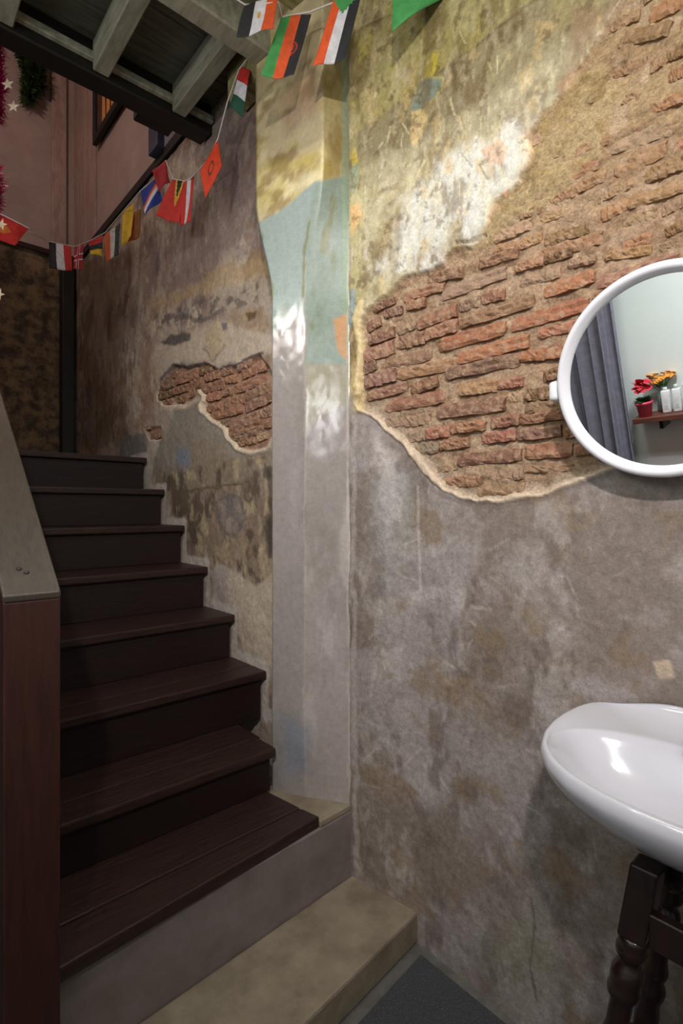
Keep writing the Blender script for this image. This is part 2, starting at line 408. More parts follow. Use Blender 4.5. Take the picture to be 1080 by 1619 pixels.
    sand = sstep(-10, 10, sdf(px + jx * 30, py + jy * 30, SANDY)) * hole
    mort = np.array(lin((174, 146, 118)))
    p.c = p.c * (1 - hole[..., None]) + mort * hole[..., None]
    hz = hole * sstep(1.9, 2.2, Z)
    p.mix(hz * 0.75, (174, 150, 108))
    p.noise((142, 112, 84), 16, 0.46, 0.66, 0.65, 31, sx=0.4, sz=1.6, mask=hole)
    p.noise((192, 168, 140), 30, 0.52, 0.68, 0.7, 32, mask=hole)
    p.mix(sand * 0.85, (178, 156, 114))
    p.noise((152, 126, 78), 24, 0.5, 0.66, 0.6, 33, mask=sand)
    # lower grey mortar along the lip
    low = sstep(26, 4, line_dist(px + jx * 22, py + jy * 22, LIP)) * hole
    p.mix(low * 0.65, (176, 162, 144))
    # cream lip at the lower edge of the hole and down the left side
    ld = line_dist(px + jx * 10, py + jy * 10, LIP)
    depthpx = FPX / np.maximum(CA * Y + SA * X0, 0.3)
    lipw = 0.011 * depthpx
    lip = (1 - sstep(lipw * 0.6, lipw * 1.05, ld)) * (1 - far)
    p.mix(lip * 0.9, (200, 180, 156))
    side = (1 - sstep(3, 7, line_dist(px + jx * 14, py + jy * 14, [(571, 650), (566, 610), (568, 560), (567, 500), (572, 480)]))) * (s < 8)
    p.mix(side * 0.8, (212, 190, 140))
    p.line([(2000, 742), (1080, 738), (960, 752), (900, 776), (845, 792), (790, 802), (735, 796), (690, 778), (660, 752)], (108, 98, 92), 5, 0.5)
    # marks on the lower render
    p.line([(663, 770), (662, 850), (664, 930)], (196, 188, 182), 3, 0.5)
    p.line([(560, 660), (559, 900), (560, 1130), (562, 1370)], (176, 168, 162), 5, 0.5, 12)
    p.patch([(600, 700), (625, 720), (632, 800), (612, 830), (600, 780)], (196, 188, 182), 0.6, 8, 30)
    p.patch([(585, 760), (650, 745), (655, 860), (620, 930), (590, 880)], (160, 160, 156), 0.5, 14, 40)
    p.patch([(640, 930), (690, 920), (700, 945), (650, 950)], (190, 184, 178), 0.5, 6, 30)
    p.patch([(1035, 1045), (1062, 1040), (1066, 1070), (1042, 1074)], (190, 170, 148), 0.8, 3, 16)
    p.patch([(760, 1490), (850, 1420), (900, 1560), (820, 1600)], (134, 130, 112), 0.5, 30, 60)
    p.line([(840, 1420), (845, 1470), (838, 1530), (850, 1580)], (92, 84, 74), 2.5, 0.7)
    p.line([(862, 1430), (872, 1480), (866, 1520)], (150, 144, 130), 2.5, 0.5)
    for k in range(60):
        a = RNG.uniform(570, 1080); b = RNG.uniform(820, 1330); l = RNG.uniform(8, 34); th = RNG.uniform(-1.2, 1.9)
        p.line([(a, b), (a + l * math.cos(th), b + l * math.sin(th))], (208, 200, 192) if k % 3 else (92, 82, 74), RNG.uniform(1.4, 3.2), RNG.uniform(0.1, 0.32), 5)
    for k in range(40):
        a = RNG.uniform(560, 860); b = RNG.uniform(20, 420); l = RNG.uniform(8, 30); th = RNG.uniform(0.8, 2.2)
        p.line([(a, b), (a + l * math.cos(th), b + l * math.sin(th))], (226, 214, 170) if k % 4 else (120, 98, 60), RNG.uniform(1.2, 2.4), RNG.uniform(0.3, 0.7), 5)
    # relief
    dep = hole * (0.016 - 0.008 * sand) + hole * (fbm(Y * 26, Z * 40, 71, 5, 0.6) - 0.5) * 0.022
    dep = dep - lip * 0.006 - side * 0.004
    dep = dep + (1 - hole) * ((fbm(Y * 7, Z * 7, 72, 4) - 0.5) * 0.010 + (fbm(Y * 40, Z * 40, 73, 3) - 0.5) * 0.0022)
    crack = (1 - sstep(0.8, 2.6, line_dist(px + jx * 18, py + jy * 18, [(806, 310), (825, 275), (845, 260)])))
    crack = np.maximum(crack, 1 - sstep(0.8, 2.4, line_dist(px + jx * 14, py + jy * 14, [(722, 385), (745, 382), (766, 372)])))
    crack = np.maximum(crack, 1 - sstep(0.8, 2.8, line_dist(px + jx * 14, py + jy * 14, [(925, 165), (950, 150), (952, 130), (965, 108), (985, 92)])))
    dep = dep + crack * 0.012
    P = np.stack([X0 + dep, Y, Z], -1)
    rough = 0.50 + 0.45 * hole - 0.10 * up * (1 - hole)
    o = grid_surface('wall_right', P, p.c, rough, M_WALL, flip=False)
    return tag(o, kind='structure')
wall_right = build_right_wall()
box('wall_backing', 1.30, 1.36, -1.55, 4.6, -0.05, 5.0, M_CONC2, wall_right)

# bricks: a few worn shapes shared by all, coloured per brick
def brick_mesh(seed):
    bm = bmesh.new(); r = random.Random(seed)
    ny, nz = 13, 4; ph = r.uniform(0, 50); vs = {}
    cut0, cut1 = r.uniform(0, 0.12), r.uniform(0, 0.12)
    for i in range(ny + 1):
        for j in range(nz + 1):
            u, t = i / ny - 0.5, j / nz - 0.5
            a = np.array([u * 9 + ph]); b = np.array([t * 3 + ph])
            n1 = float(fbm(a, b, seed, 3)[0]) - 0.5; n2 = float(fbm(a + 30, b * 0.3, seed + 5, 3)[0]) - 0.5; n3 = float(fbm(a * 0.3, b + 11, seed + 9, 3)[0]) - 0.5
            ey = abs(u) > 0.499; ez = abs(t) > 0.499
            x = -0.5 + n1 * 0.30 + (0.05 if ey or ez else 0) + (0.08 if ey and ez else 0)
            z = t + (n2 * 0.24 if ez else n2 * 0.1); y = u + (n3 * 0.07 if ey else 0)
            if ez: z *= 1 - (cut0 if t < 0 else cut1) * (0.5 + n1)
            if ey and ez: y *= 0.985; z *= 0.94
            vs[i, j] = bm.verts.new((x, y, z)); vs[i, j, 1] = bm.verts.new((0.5, y, z)) if (ey or ez) else None
    for i in range(ny):
        for j in range(nz): bm.faces.new([vs[i, j], vs[i, j + 1], vs[i + 1, j + 1], vs[i + 1, j]])
    for j in (0, nz):
        for i in range(ny): bm.faces.new([vs[i, j], vs[i + 1, j], vs[i + 1, j, 1], vs[i, j, 1]])
    for i in (0, ny):
        for j in range(nz): bm.faces.new([vs[i, j], vs[i, j + 1], vs[i, j + 1, 1], vs[i, j, 1]])
    bmesh.ops.recalc_face_normals(bm, faces=bm.faces)
    me = to_mesh('brick', bm, False); me.materials.append(M_BRICK); return me
BRICKS = [brick_mesh(100 + i) for i in range(10)]
BC = {'r': (158, 112, 92), 'o': (178, 118, 86), 'b': (148, 114, 88), 'g': (150, 130, 108), 't': (172, 138, 100), 'p': (138, 106, 94), 'k': (142, 130, 114), 'm': (180, 154, 126), 'd': (116, 88, 64)}
_bi = [0]
def add_brick(parent, a, b, h, code, proud, thick=0.05, xplane=None, yaw=0.0):
    """a, b: end points of the brick's centre line on the wall (world), h: height in metres"""
    i = _bi[0]; _bi[0] += 1
    o = bpy.data.objects.new('brick', BRICKS[(i * 7) % len(BRICKS)]); COL.objects.link(o); o.parent = parent
    mid = (a + b) / 2; L = abs(a.y - b.y); sl = math.atan2(a.z - b.z, a.y - b.y)
    o.location = (xplane + proud + thick / 2 if xplane is not None else mid.x, mid.y, mid.z)
    o.rotation_euler = (sl, random.uniform(-0.03, 0.03), yaw + random.uniform(-0.02, 0.02))
    o.scale = (thick, math.hypot(L, a.z - b.z), h)
    c = (0.68 * np.array(BC[code]) + 0.32 * np.array((148, 108, 82))) * random.uniform(0.9, 1.08) + np.array([random.uniform(-5, 5), random.uniform(-3, 3), random.uniform(-3, 3)])
    o.color = lin(tuple(np.clip(c, 5, 250))) + (1,)
    return o
TILES = {1: (560, 400, 5.4), 2: (740, 400, 5.4), 3: (560, 600, 5.4), 4: (740, 600, 5.4), 5: (700, 200, 5.4), 6: (880, 200, 5.4), 7: (880, 0, 5.4), 8: (230, 540, 1080 / 210.0)}
TR = """1 160 480 330 400 60 p;1 240 530 400 480 70 p;1 410 380 760 270 80 b;1 630 220 920 160 90 b;1 100 650 215 580 80 p;1 110 750 330 670 90 p;1 340 650 510 590 105 g;1 530 610 870 490 105 b
1 430 450 600 420 80 b;1 740 360 1290 150 100 k;1 80 890 330 800 110 p;1 345 780 590 710 105 b;1 595 700 875 610 105 r;1 880 455 1060 400 95 g;1 1070 390 1280 340 95 r;1 895 600 1530 400 95 b;1 720 790 1285 640 110 o;1 190 960 640 860 95 g;1 70 1000 180 955 80 p
1 890 900 1490 740 105 o;1 360 1040 880 925 95 b;1 80 1110 350 1030 110 p;1 770 1030 1420 900 110 p
2 90 90 420 -10 85 b;2 390 130 640 60 75 b;2 645 60 880 -20 75 d;2 840 95 1080 45 70 g;2 430 240 780 150 100 m;2 640 335 1080 190 105 o;2 370 620 1040 425 115 o;2 600 690 950 600 85 r;2 450 890 830 840 95 o;2 640 1060 790 1010 90 d;2 820 1000 1000 960 80 p;2 1060 400 1250 340 100 r
3 95 150 440 55 80 p;3 470 85 700 10 90 r;3 240 230 760 140 105 r;3 700 280 1290 210 110 p;3 890 90 1220 50 100 t;3 250 380 380 330 100 k;3 385 370 640 320 95 g;3 820 420 1120 385 85 r;3 600 465 810 440 90 r;3 420 495 590 470 90 k;3 720 565 970 530 80 r;3 500 605 710 580 80 k;3 870 690 1420 640 100 p;3 690 765 870 740 60 m
4 250 40 470 10 80 r;4 330 150 470 130 85 m;4 480 140 700 110 100 d;4 190 375 440 335 90 r;4 445 345 820 290 85 r;4 110 505 405 470 90 r;4 415 475 785 430 95 p;4 480 625 885 600 110 r;4 230 825 460 800 90 m;4 810 460 1000 430 90 b;4 900 605 1080 580 90 b;4 960 300 1200 260 90 r;4 480 770 900 740 60 m
5 645 750 830 690 70 b;5 880 645 1080 545 80 b;5 770 790 1080 690 85 m;5 640 1000 830 930 80 t;5 850 990 1080 890 85 b;5 420 1045 720 990 75 r;5 800 1090 1080 1000 80 b
6 440 165 990 -20 120 k;6 490 370 930 165 125 b;6 760 420 1080 285 120 d;6 100 560 410 400 95 b;6 0 600 95 545 80 r;6 380 570 670 440 105 g;6 120 690 370 600 95 k;6 360 755 600 645 105 o;6 605 650 1080 500 95 t;6 880 700 1080 620 110 k;6 560 800 850 710 95 g;6 0 945 270 850 85 d;6 0 1045 390 925 105 r
6 540 1030 800 930 95 r;6 920 900 1080 830 90 d;6 820 1030 1080 960 75 k;6 400 1100 800 1040 80 t
7 780 125 1080 0 115 o;7 530 330 960 225 115 d;7 780 570 960 455 105 b;7 965 450 1080 395 105 d;7 480 610 760 500 90 b;7 950 650 1080 580 110 o;7 480 850 700 780 80 g;7 820 905 1080 800 95 o;7 440 225 700 100 90 b;7 1040 220 1150 160 100 o;7 200 960 420 880 60 m"""
FOOT = []
for line_ in TR.replace('\n', ';').split(';'):
    q = line_.split(); ti = TILES[int(q[0])]; x0, y0, x1, y1, h = map(float, q[1:6])
    A = (ti[0] + x0 / ti[2], ti[1] + y0 / ti[2]); B = (ti[0] + x1 / ti[2], ti[1] + y1 / ti[2])
    a = on_x(A[0], A[1], XR); b = on_x(B[0], B[1], XR)
    for _ in range(4): a = on_x(A[0], A[1], float(x_right(a.y)) + 0.006); b = on_x(B[0], B[1], float(x_right(b.y)) + 0.006)
    xm = float(x_right((a.y + b.y) / 2))
    d = CA * (a.y + b.y) / 2 + SA * XR
    hh = h / ti[2] / FPX * d * 1.10
    pr = {'m': 0.010, 'k': 0.008, 'g': 0.007}.get(q[6], 0.003)
    if int(q[0]) in (5, 6, 7): pr += 0.006
    bo_ = add_brick(wall_right, a, b, hh, q[6], pr + random.uniform(-0.001, 0.003), 0.05, xm, math.atan2(b.x - a.x, a.y - b.y))
    if int(q[0]) in (5, 6, 7): bo_.color = tuple(0.62 * c_ + 0.38 * e_ for c_, e_ in zip(bo_.color[:3], lin((168, 140, 98)))) + (1,)
    FOOT.append((min(a.y, b.y), max(a.y, b.y), (a.z + b.z) / 2, hh))
# unseen continuation of the courses behind the mirror and past the picture's edge
def fill_courses():
    z = 1.35
    while z < 3.02:
        y = 1.24 - random.uniform(0, 0.1)
        while y > -0.12:
            L = random.uniform(0.09, 0.17) if y > 0.3 else random.uniform(0.13, 0.2)
            yc = y - L / 2; h_ = 0.030
            hit = any(not (f[1] < yc - L / 2 - 0.003 or f[0] > yc + L / 2 + 0.003) and abs(f[2] - z) < (f[3] / 2 + 0.0125) for f in FOOT)
            xw = float(x_right(yc)); X_, Y_ = project(xw, yc, z)
            seen = 560 < X_ < 1090 and Y_ > -20
            s_ = float(sdf(np.array([X_]), np.array([Y_]), BR)[0])
            if yc < 0.2: s_ = 50
            if not hit and s_ > 14:
                a = Vector((xw, yc + L / 2, z)); b = Vector((xw, yc - L / 2, z + random.uniform(-.003, .003)))
                add_brick(wall_right, a, b, h_, random.choice('bgmmtp') if seen else random.choice('robbprtd'), 0.008 + (0.003 if Y_ < 330 else 0), 0.05, xw)
                FOOT.append((yc - L / 2, yc + L / 2, z, h_)); y -= L + 0.008
            else:
                y -= 0.03 if hit else L
        z += 0.0145
fill_courses()

# ------------------------------------------------------------------ stair wall
SB = [(262, 598), (275, 578), (290, 580), (325, 575), (345, 583), (370, 578), (395, 563), (412, 559), (418, 575), (428, 590), (432, 610), (431, 690), (420, 708), (395, 714), (375, 706), (362, 690), (350, 670), (335, 664), (320, 650), (320, 622), (312, 616), (308, 632), (292, 642), (258, 642), (248, 632), (250, 612)]
SB2 = [(228, 678), (254, 674), (254, 694), (236, 696)]
def build_stair_wall():
    ys = np.arange(1.40, 4.45, 0.0085); zs = np.arange(-0.02, 3.135, 0.0075)
    Y, Z = np.meshgrid(ys, zs, indexing='ij'); X0 = np.full(Y.shape, W)
    px, py = project(X0, Y, Z)
    p = Paint(px, py, Y * 0.7, Z, (174, 157, 143))
    p.noise((130, 108, 92), 5, 0.42, 0.62, 0.7, 111)
    p.noise((198, 180, 160), 8, 0.5, 0.68, 0.75, 112, sx=1.2, sz=0.6)
    p.noise((112, 98, 96), 14, 0.54, 0.68, 0.7, 113, sx=1.3, sz=0.5)
    p.noise((206, 190, 166), 26, 0.58, 0.7, 0.6, 114, sx=1.2, sz=0.5)
    p.noise((150, 116, 78), 7, 0.58, 0.7, 0.6, 115)
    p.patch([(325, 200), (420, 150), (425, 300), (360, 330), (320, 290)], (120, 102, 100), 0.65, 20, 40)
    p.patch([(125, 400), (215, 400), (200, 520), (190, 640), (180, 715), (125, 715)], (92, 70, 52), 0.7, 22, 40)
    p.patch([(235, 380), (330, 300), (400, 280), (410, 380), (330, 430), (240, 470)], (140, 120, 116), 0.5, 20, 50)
    p.patch([(232, 478), (330, 440), (336, 432), (360, 418), (426, 405), (430, 436), (380, 448), (335, 462), (280, 478), (236, 492)], (176, 150, 112), 0.65, 6, 34)
    p.patch([(338, 462), (380, 448), (428, 440), (430, 470), (380, 486), (340, 500)], (170, 156, 138), 0.7, 5, 24)
    p.noise((84, 76, 70), 30, 0.52, 0.62, 0.7, 117, mask=sstep(-4, 4, sdf(px, py, [(240, 500), (330, 470), (430, 440), (430, 470), (345, 500), (250, 520)])))
    p.patch([(365, 490), (420, 485), (430, 520), (400, 535), (360, 528)], (158, 134, 106), 0.7, 5, 30)
    p.patch([(388, 494), (405, 492), (404, 502), (392, 508)], (96, 72, 48), 0.9, 1.5, 6)
    p.patch([(238, 545), (310, 520), (360, 510), (432, 535), (432, 560), (410, 556), (380, 566), (350, 578), (325, 570), (285, 574), (250, 600), (236, 590)], (196, 180, 160), 0.8, 5, 18)
    p.patch([(252, 540), (272, 527), (302, 526), (300, 538), (275, 545), (258, 543)], (84, 78, 74), 0.9, 2, 12)
    p.line([(270, 500), (310, 505), (340, 500), (352, 490)], (78, 72, 72), 6, 0.6, 16)
    p.patch([(350, 512), (360, 510), (362, 522), (352, 524)], (104, 100, 104), 0.8, 2, 6)
    p.line([(325, 548), (322, 552), (328, 560), (337, 571), (345, 562), (356, 545)], (104, 88, 70), 2.5, 0.5, 10)
    p.patch([(326, 520), (345, 510), (356, 545), (337, 568), (323, 550)], (184, 162, 126), 0.6, 3, 22)
    p.patch([(225, 545), (240, 545), (245, 640), (250, 670), (228, 668), (218, 610)], (164, 128, 112), 0.6, 8, 24)
    # lower greys
    p.patch([(240, 720), (262, 690), (275, 650), (318, 642), (340, 668), (360, 694), (400, 722), (432, 712), (432, 760), (380, 765), (268, 775), (245, 750)], (144, 136, 124), 0.9, 4, 14)
    p.patch([(300, 700), (350, 690), (372, 740), (320, 770), (290, 750)], (150, 130, 104), 0.5, 12, 24)
    p.patch([(278, 712), (300, 708), (302, 745), (282, 748)], (118, 132, 152), 0.7, 6, 14)
    p.patch([(188, 692), (226, 686), (234, 724), (190, 724)], (120, 118, 116), 0.85, 2, 10)
    p.patch([(234, 690), (252, 692), (244, 722), (236, 770), (230, 740)], (200, 190, 176), 0.7, 2, 10)
    p.patch([(255, 740), (432, 715), (432, 905), (398, 925), (360, 900), (340, 890), (300, 850), (262, 790)], (138, 120, 98), 0.6, 8, 24)
    st = sstep(-4, 6, sdf(px, py, [(255, 750), (432, 715), (432, 930), (340, 915), (262, 800)]))
    p.noise((86, 74, 62), 12, 0.5, 0.62, 0.8, 120, sx=1.4, sz=0.7, mask=st)
    p.noise((182, 164, 132), 20, 0.56, 0.66, 0.7, 121, sx=1.2, sz=0.5, mask=st)
    p.patch([(345, 795), (372, 785), (390, 812), (382, 842), (355, 838)], (132, 124, 124), 0.55, 5, 30)
    p.line([(345, 800), (352, 835), (375, 845), (388, 815), (372, 788), (350, 792)], (92, 82, 80), 4, 0.5, 26)
    p.line([(428, 740), (429, 800), (427, 880)], (70, 60, 52), 6, 0.7, 12)
    p.line([(290, 780), (330, 772), (362, 768), (390, 760)], (92, 78, 62), 2.5, 0.8, 14)
    p.patch([(335, 900), (352, 890), (370, 905), (400, 925), (432, 905), (434, 1075), (395, 1055), (368, 985), (340, 960)], (196, 180, 160), 0.85, 3, 12)
    p.patch([(335, 898), (358, 892), (362, 955), (340, 962)], (166, 156, 152), 0.7, 4, 12)
    jx, jy = p.jx, p.jy
    s = sdf(px + jx * 10, py + jy * 10, SB); s2 = sdf(px + jx * 6, py + jy * 6, SB2)
    hole = np.maximum(sstep(-1, 1.5, s), sstep(-1, 1.5, s2))
    p.mix(hole, (176, 142, 118)); p.noise((140, 104, 84), 20, 0.5, 0.65, 0.6, 131, mask=hole)
    rim = [(256, 642), (275, 643), (292, 641), (308, 634)]; lip = [(314, 618), (322, 628), (319, 650), (334, 666), (350, 673), (362, 692), (376, 709), (396, 717), (420, 711), (432, 692)]
    ld = line_dist(px + jx * 9, py + jy * 9, lip); lp = 1 - sstep(1.5, 4.5, ld)
    p.mix(lp * 0.9, (204, 187, 162))
    p.mix((1 - sstep(3, 9, line_dist(px + jx * 10, py + jy * 10, rim))) * 0.8, (206, 186, 164))
    p.line([(255, 600), (275, 577), (292, 581), (325, 574), (346, 583), (372, 577), (395, 562), (416, 557)], (92, 82, 84), 3.2, 0.8, 6)
    # white paint line following the ends of the steps
    zz = []
    for k in range(2, 9):
        yk = W * (1.50 + 0.208 * (k - 3)); zk = EYE - W * (0.546 - 0.159 * (k - 3))
        zz += [(yk + 0.02, zk - 0.18), (yk + 0.02, zk + 0.012), (yk + 0.26, zk + 0.012)]
    dz = line_dist(Y, Z, zz) + p.jx * 0.02
    p.mix((1 - sstep(0.016, 0.030, dz)) * 0.85, (206, 198, 188))
    dep = hole * 0.018 - lp * 0.006 + hole * (fbm(Y * 30, Z * 40, 171, 4) - 0.5) * 0.012
    dep = dep + (1 - hole) * ((fbm(Y * 6, Z * 6, 172, 4) - 0.5) * 0.012 + (fbm(Y * 30, Z * 30, 173, 4) - 0.5) * 0.004)
    P = np.stack([X0 + dep, Y, Z], -1)
    rough = 0.62 + 0.3 * hole
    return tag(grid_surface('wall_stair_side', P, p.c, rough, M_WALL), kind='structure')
wall_stair = build_stair_wall()
T8 = """200 280 300 240 50 p;235 320 420 250 80 r;430 250 540 220 60 d;110 380 220 330 70 p;100 450 205 420 60 d;210 410 340 370 60 r;360 345 465 325 80 d;480 300 600 260 70 r;340 430 400 400 70 d;135 500 210 480 50 p;245 470 310 470 50 d;610 250 700 220 70 p
740 220 860 170 60 p;900 210 980 190 90 r;770 270 880 230 80 r;450 390 640 340 80 r;650 310 740 300 60 r;490 460 600 430 70 r;610 420 700 400 60 r;715 390 970 300 80 r;490 550 610 520 60 r;630 510 795 462 80 r;802 450 1030 370 90 p;510 610 780 540 80 r;795 540 1030 440 90 p;680 690 925 590 80 p;932 590 1040 550 90 p;600 670 680 650 60 p
660 740 1030 650 75 r;690 785 950 715 70 p;740 820 890 790 70 b;900 790 970 760 60 m;40 770 115 740 80 p;5 712 40 700 30 p"""
for line_ in T8.replace('\n', ';').split(';'):
    q = line_.split(); ti = TILES[8]; x0, y0, x1, y1, h = map(float, q[:5])
    a = on_x(ti[0] + x0 / ti[2], ti[1] + y0 / ti[2], W + 0.006); b = on_x(ti[0] + x1 / ti[2], ti[1] + y1 / ti[2], W + 0.006)
    d = CA * (a.y + b.y) / 2 + SA * W
    add_brick(wall_stair, a, b, h / ti[2] / FPX * d * 1.06, q[5], 0.004 + random.uniform(-0.001, 0.003), 0.05, W)

# ------------------------------------------------------------------ corner pier, cross-section changing with height
def build_pier():
    key = [(-0.02, (430, 482, 552)), (2.02, (430, 482, 552)), (2.12, (425, 478, 551)), (2.24, (410, 488, 548)), (2.36, (405, 502, 546)), (2.42, (404, 510, 545)), (3.12, (404, 510, 545))]
    zs = np.arange(LEDGE_Z + 0.002, 3.121, 0.008); rows = []
    lowp = np.array([[1.57, W + 0.04], [1.531, 1.036], [1.4165, 1.092], [YC, XC]])        # (y, x)
    upp = np.array([[1.64, W + 0.04], [1.627, 1.030], [1.3085, 1.080], [1.300, 1.178]])
    for z in zs:
        f = float(sstep(2.02, 2.42, np.array(z)))
        q = lowp * (1 - f) + upp * f
        seg = []
        for (a, b, n) in ((q[0], q[1], 8), (q[1], q[2], 26), (q[2], q[3], 26)):
            for k in range(n): seg.append(a + (b - a) * k / n)
        seg.append(q[3]); seg.append(q[3] + np.array([-0.01, 0.03])); rows.append(seg)
    R = np.array(rows)                       # (nz, m, 2)
    # soften the arris
    R[:, 9:-3] = 0.25 * R[:, 8:-4] + 0.5 * R[:, 9:-3] + 0.25 * R[:, 10:-2]
    Y = R[..., 0]; X = R[..., 1]; Z = np.repeat(zs[:, None], Y.shape[1], 1)
    a = np.cumsum(np.r_[0, np.hypot(*(R[0, 1:] - R[0, :-1]).T)]); A = np.repeat(a[None], len(zs), 0)
    px, py = project(X, Y, Z)
    p = Paint(px, py, A, Z, (156, 147, 142))
    p.noise((134, 125, 120), 5, 0.45, 0.65, 0.7, 211, sx=1.2, sz=0.5)
    p.noise((174, 166, 161), 9, 0.55, 0.7, 0.6, 212, sx=1.5, sz=0.4)
    p.patch([(482, 570), (552, 570), (553, 640), (520, 650), (482, 680)], (150, 144, 122), 0.8, 5, 16)
    p.patch([(425, 560), (481, 560), (481, 1262), (425, 1255)], (142, 136, 132), 0.5, 6, 10)
    p.patch([(440, 1130), (490, 1150), (485, 1225), (450, 1220)], (126, 136, 152), 0.6, 14, 20)
    p.patch([(400, 355), (425, 345), (450, 330), (470, 310), (500, 282), (560, 276), (560, 540), (552, 576), (484, 576), (482, 500), (455, 495), (430, 530), (418, 470), (410, 400)], (138, 150, 140), 1.0, 2.5, 8)
    tl = sstep(-2, 2, sdf(px, py, [(395, 352), (470, 310), (500, 282), (560, 276), (560, 560), (395, 560)]))
    p.noise((122, 136, 124), 6, 0.45, 0.62, 0.6, 214, sx=1.4, sz=0.5, mask=tl)
    p.patch([(400, 350), (500, 286), (485, 350), (478, 480), (420, 480)], (150, 163, 160), 0.6, 4, 8)
    p.noise((116, 112, 62), 10, 0.6, 0.7, 0.6, 215, sx=1.4, sz=0.5, mask=tl)
    up = sstep(-2, 2, sdf(px + p.jx * 8, py + p.jy * 8, [(380, -60), (580, -60), (580, 278), (500, 284), (470, 310), (440, 336), (405, 352), (380, 352)]))
    p.mix(up, (184, 170, 134)); p.noise((160, 138, 84), 9, 0.46, 0.62, 0.8, 216, mask=up); p.noise((218, 204, 160), 16, 0.52, 0.68, 0.7, 217, sx=1.2, sz=0.5, mask=up)
    p.noise((178, 162, 76), 10, 0.6, 0.7, 0.4, 218, mask=up); p.noise((124, 100, 62), 22, 0.55, 0.66, 0.6, 219, sx=1.2, sz=0.6, mask=up)
    p.patch([(440, 160), (470, 135), (508, 110), (508, 170), (480, 200), (455, 215)], (150, 120, 100), 0.6, 12, 20)
    p.patch([(436, 170), (470, 130), (490, 125), (465, 165), (440, 180)], (214, 184, 142), 0.7, 4, 12)
    p.patch([(511, 110), (543, 110), (545, 280), (515, 280)], (150, 132, 74), 0.55, 6, 12)
    p.patch([(538, 60), (550, 60), (552, 570), (544, 570)], (140, 158, 132), 0.7, 2, 3)
    p.patch([(528, 506), (548, 498), (551, 572), (536, 560)], (190, 140, 96), 0.85, 3, 12)
    p.line([(482, 400), (481, 480), (481, 560), (482, 900), (482, 1250)], (186, 178, 166), 1.8, 0.3, 5)
    p.line([(551, 350), (551, 700), (552, 1250)], (204, 196, 182), 2.0, 0.4, 5)
    p.line([(478, 470), (480, 400), (488, 350)], (120, 112, 62), 2.5, 0.8, 5)
    nrm = (fbm(A * 7, Z * 5, 271, 4) - 0.5) * 0.010
    P = np.stack([X + nrm * 0.8, Y + nrm * 0.4, Z], -1)
    rough = 0.13 + 0.37 * up + 0.32 * np.clip(tl - up, 0, 1) * sstep(500, 440, py)
    return tag(grid_surface('wall_pier', P, p.c, rough, M_PIER, flip=False), kind='structure')
wall_pier = build_pier()

# ------------------------------------------------------------------ floor, low step, plinth
fl = box('floor', -1.0, 1.35, -1.6, 1.35, -0.05, 0.0, M_FLOOR); tag(fl, kind='structure')
y_front = lambda x: 0.984 + 0.102 * (x - 0.755)
pf = lambda x: 1.236 + (x - 0.27) * (1.282 - 1.236) / (1.18 - 0.27)
ls = prism('concrete_step', [(-0.70, y_front(-0.70)), (1.225, y_front(1.225)), (1.185, pf(1.185) - 0.0005), (0.268, pf(0.268) - 0.0005), (-0.70, 1.22)], 0.0, STEP_Z, M_CONC, None, 0.008)
tag(ls, 'low worn beige concrete step at the foot of the dark stairs', 'step')
pf = lambda x: 1.236 + (x - 0.27) * (1.282 - 1.236) / (1.18 - 0.27)
pl = prism('concrete_plinth', [(0.268, pf(0.268)), (1.185, pf(1.185)), (1.185, 1.44), (0.268, 1.44)], 0.0, LEDGE_Z - 0.018, M_CONC2, None, 0.006)
tag(pl, 'grey cement plinth under the lowest wooden tread', 'plinth')
lg = prism('ledge_cap', [(1.044, pf(1.044)), (1.185, pf(1.185)), (1.185, 1.56), (1.012, 1.56), (1.032, 1.36)], LEDGE_Z - 0.0178, LEDGE_Z + 0.003, M_CONC, pl, 0.004)
mat_ = prism('floor_mat', [(-0.8, -0.9), (1.19, -0.9), (1.19, y_front(1.19) - 0.035), (-0.8, y_front(-0.8) - 0.035)], 0.0005, 0.007, M_MAT, None, 0.002)
tag(mat_, 'dark grey speckled rubber mat on the floor before the step', 'mat')

# ------------------------------------------------------------------ wooden staircase
stairs = empty('staircase', (0.7, 1.3, LEDGE_Z)); tag(stairs, 'dark brown wooden staircase climbing along the peeling wall', 'staircase')
def kid(o, parent):
    o.parent = parent; o.matrix_parent_inverse = Matrix.Translation(-Vector(parent.location)); return o
XL = 0.262
def nose(k): return W * (1.50 + 0.208 * (k - 3))
def topz(k): return EYE - W * (0.546 - 0.159 * (k - 3))
def tread(poly, z, th=0.030):
    bm = bmesh.new(); n = len(poly)
    a = [bm.verts.new((p[0], p[1], z - th)) for p in poly]; b = [bm.verts.new((p[0], p[1], z)) for p in poly]
    bm.faces.new(a); bm.faces.new(b)
    for i in range(n): bm.faces.new([a[i], a[(i + 1) % n], b[(i + 1) % n], b[i]])
    bmesh.ops.recalc_face_normals(bm, faces=bm.faces)
    bmesh.ops.bevel(bm, geom=bm.edges[:], offset=0.006, segments=2, affect='EDGES', profile=0.6)
    return kid(link('tread', to_mesh('tread', bm), None, M_TREAD), stairs)
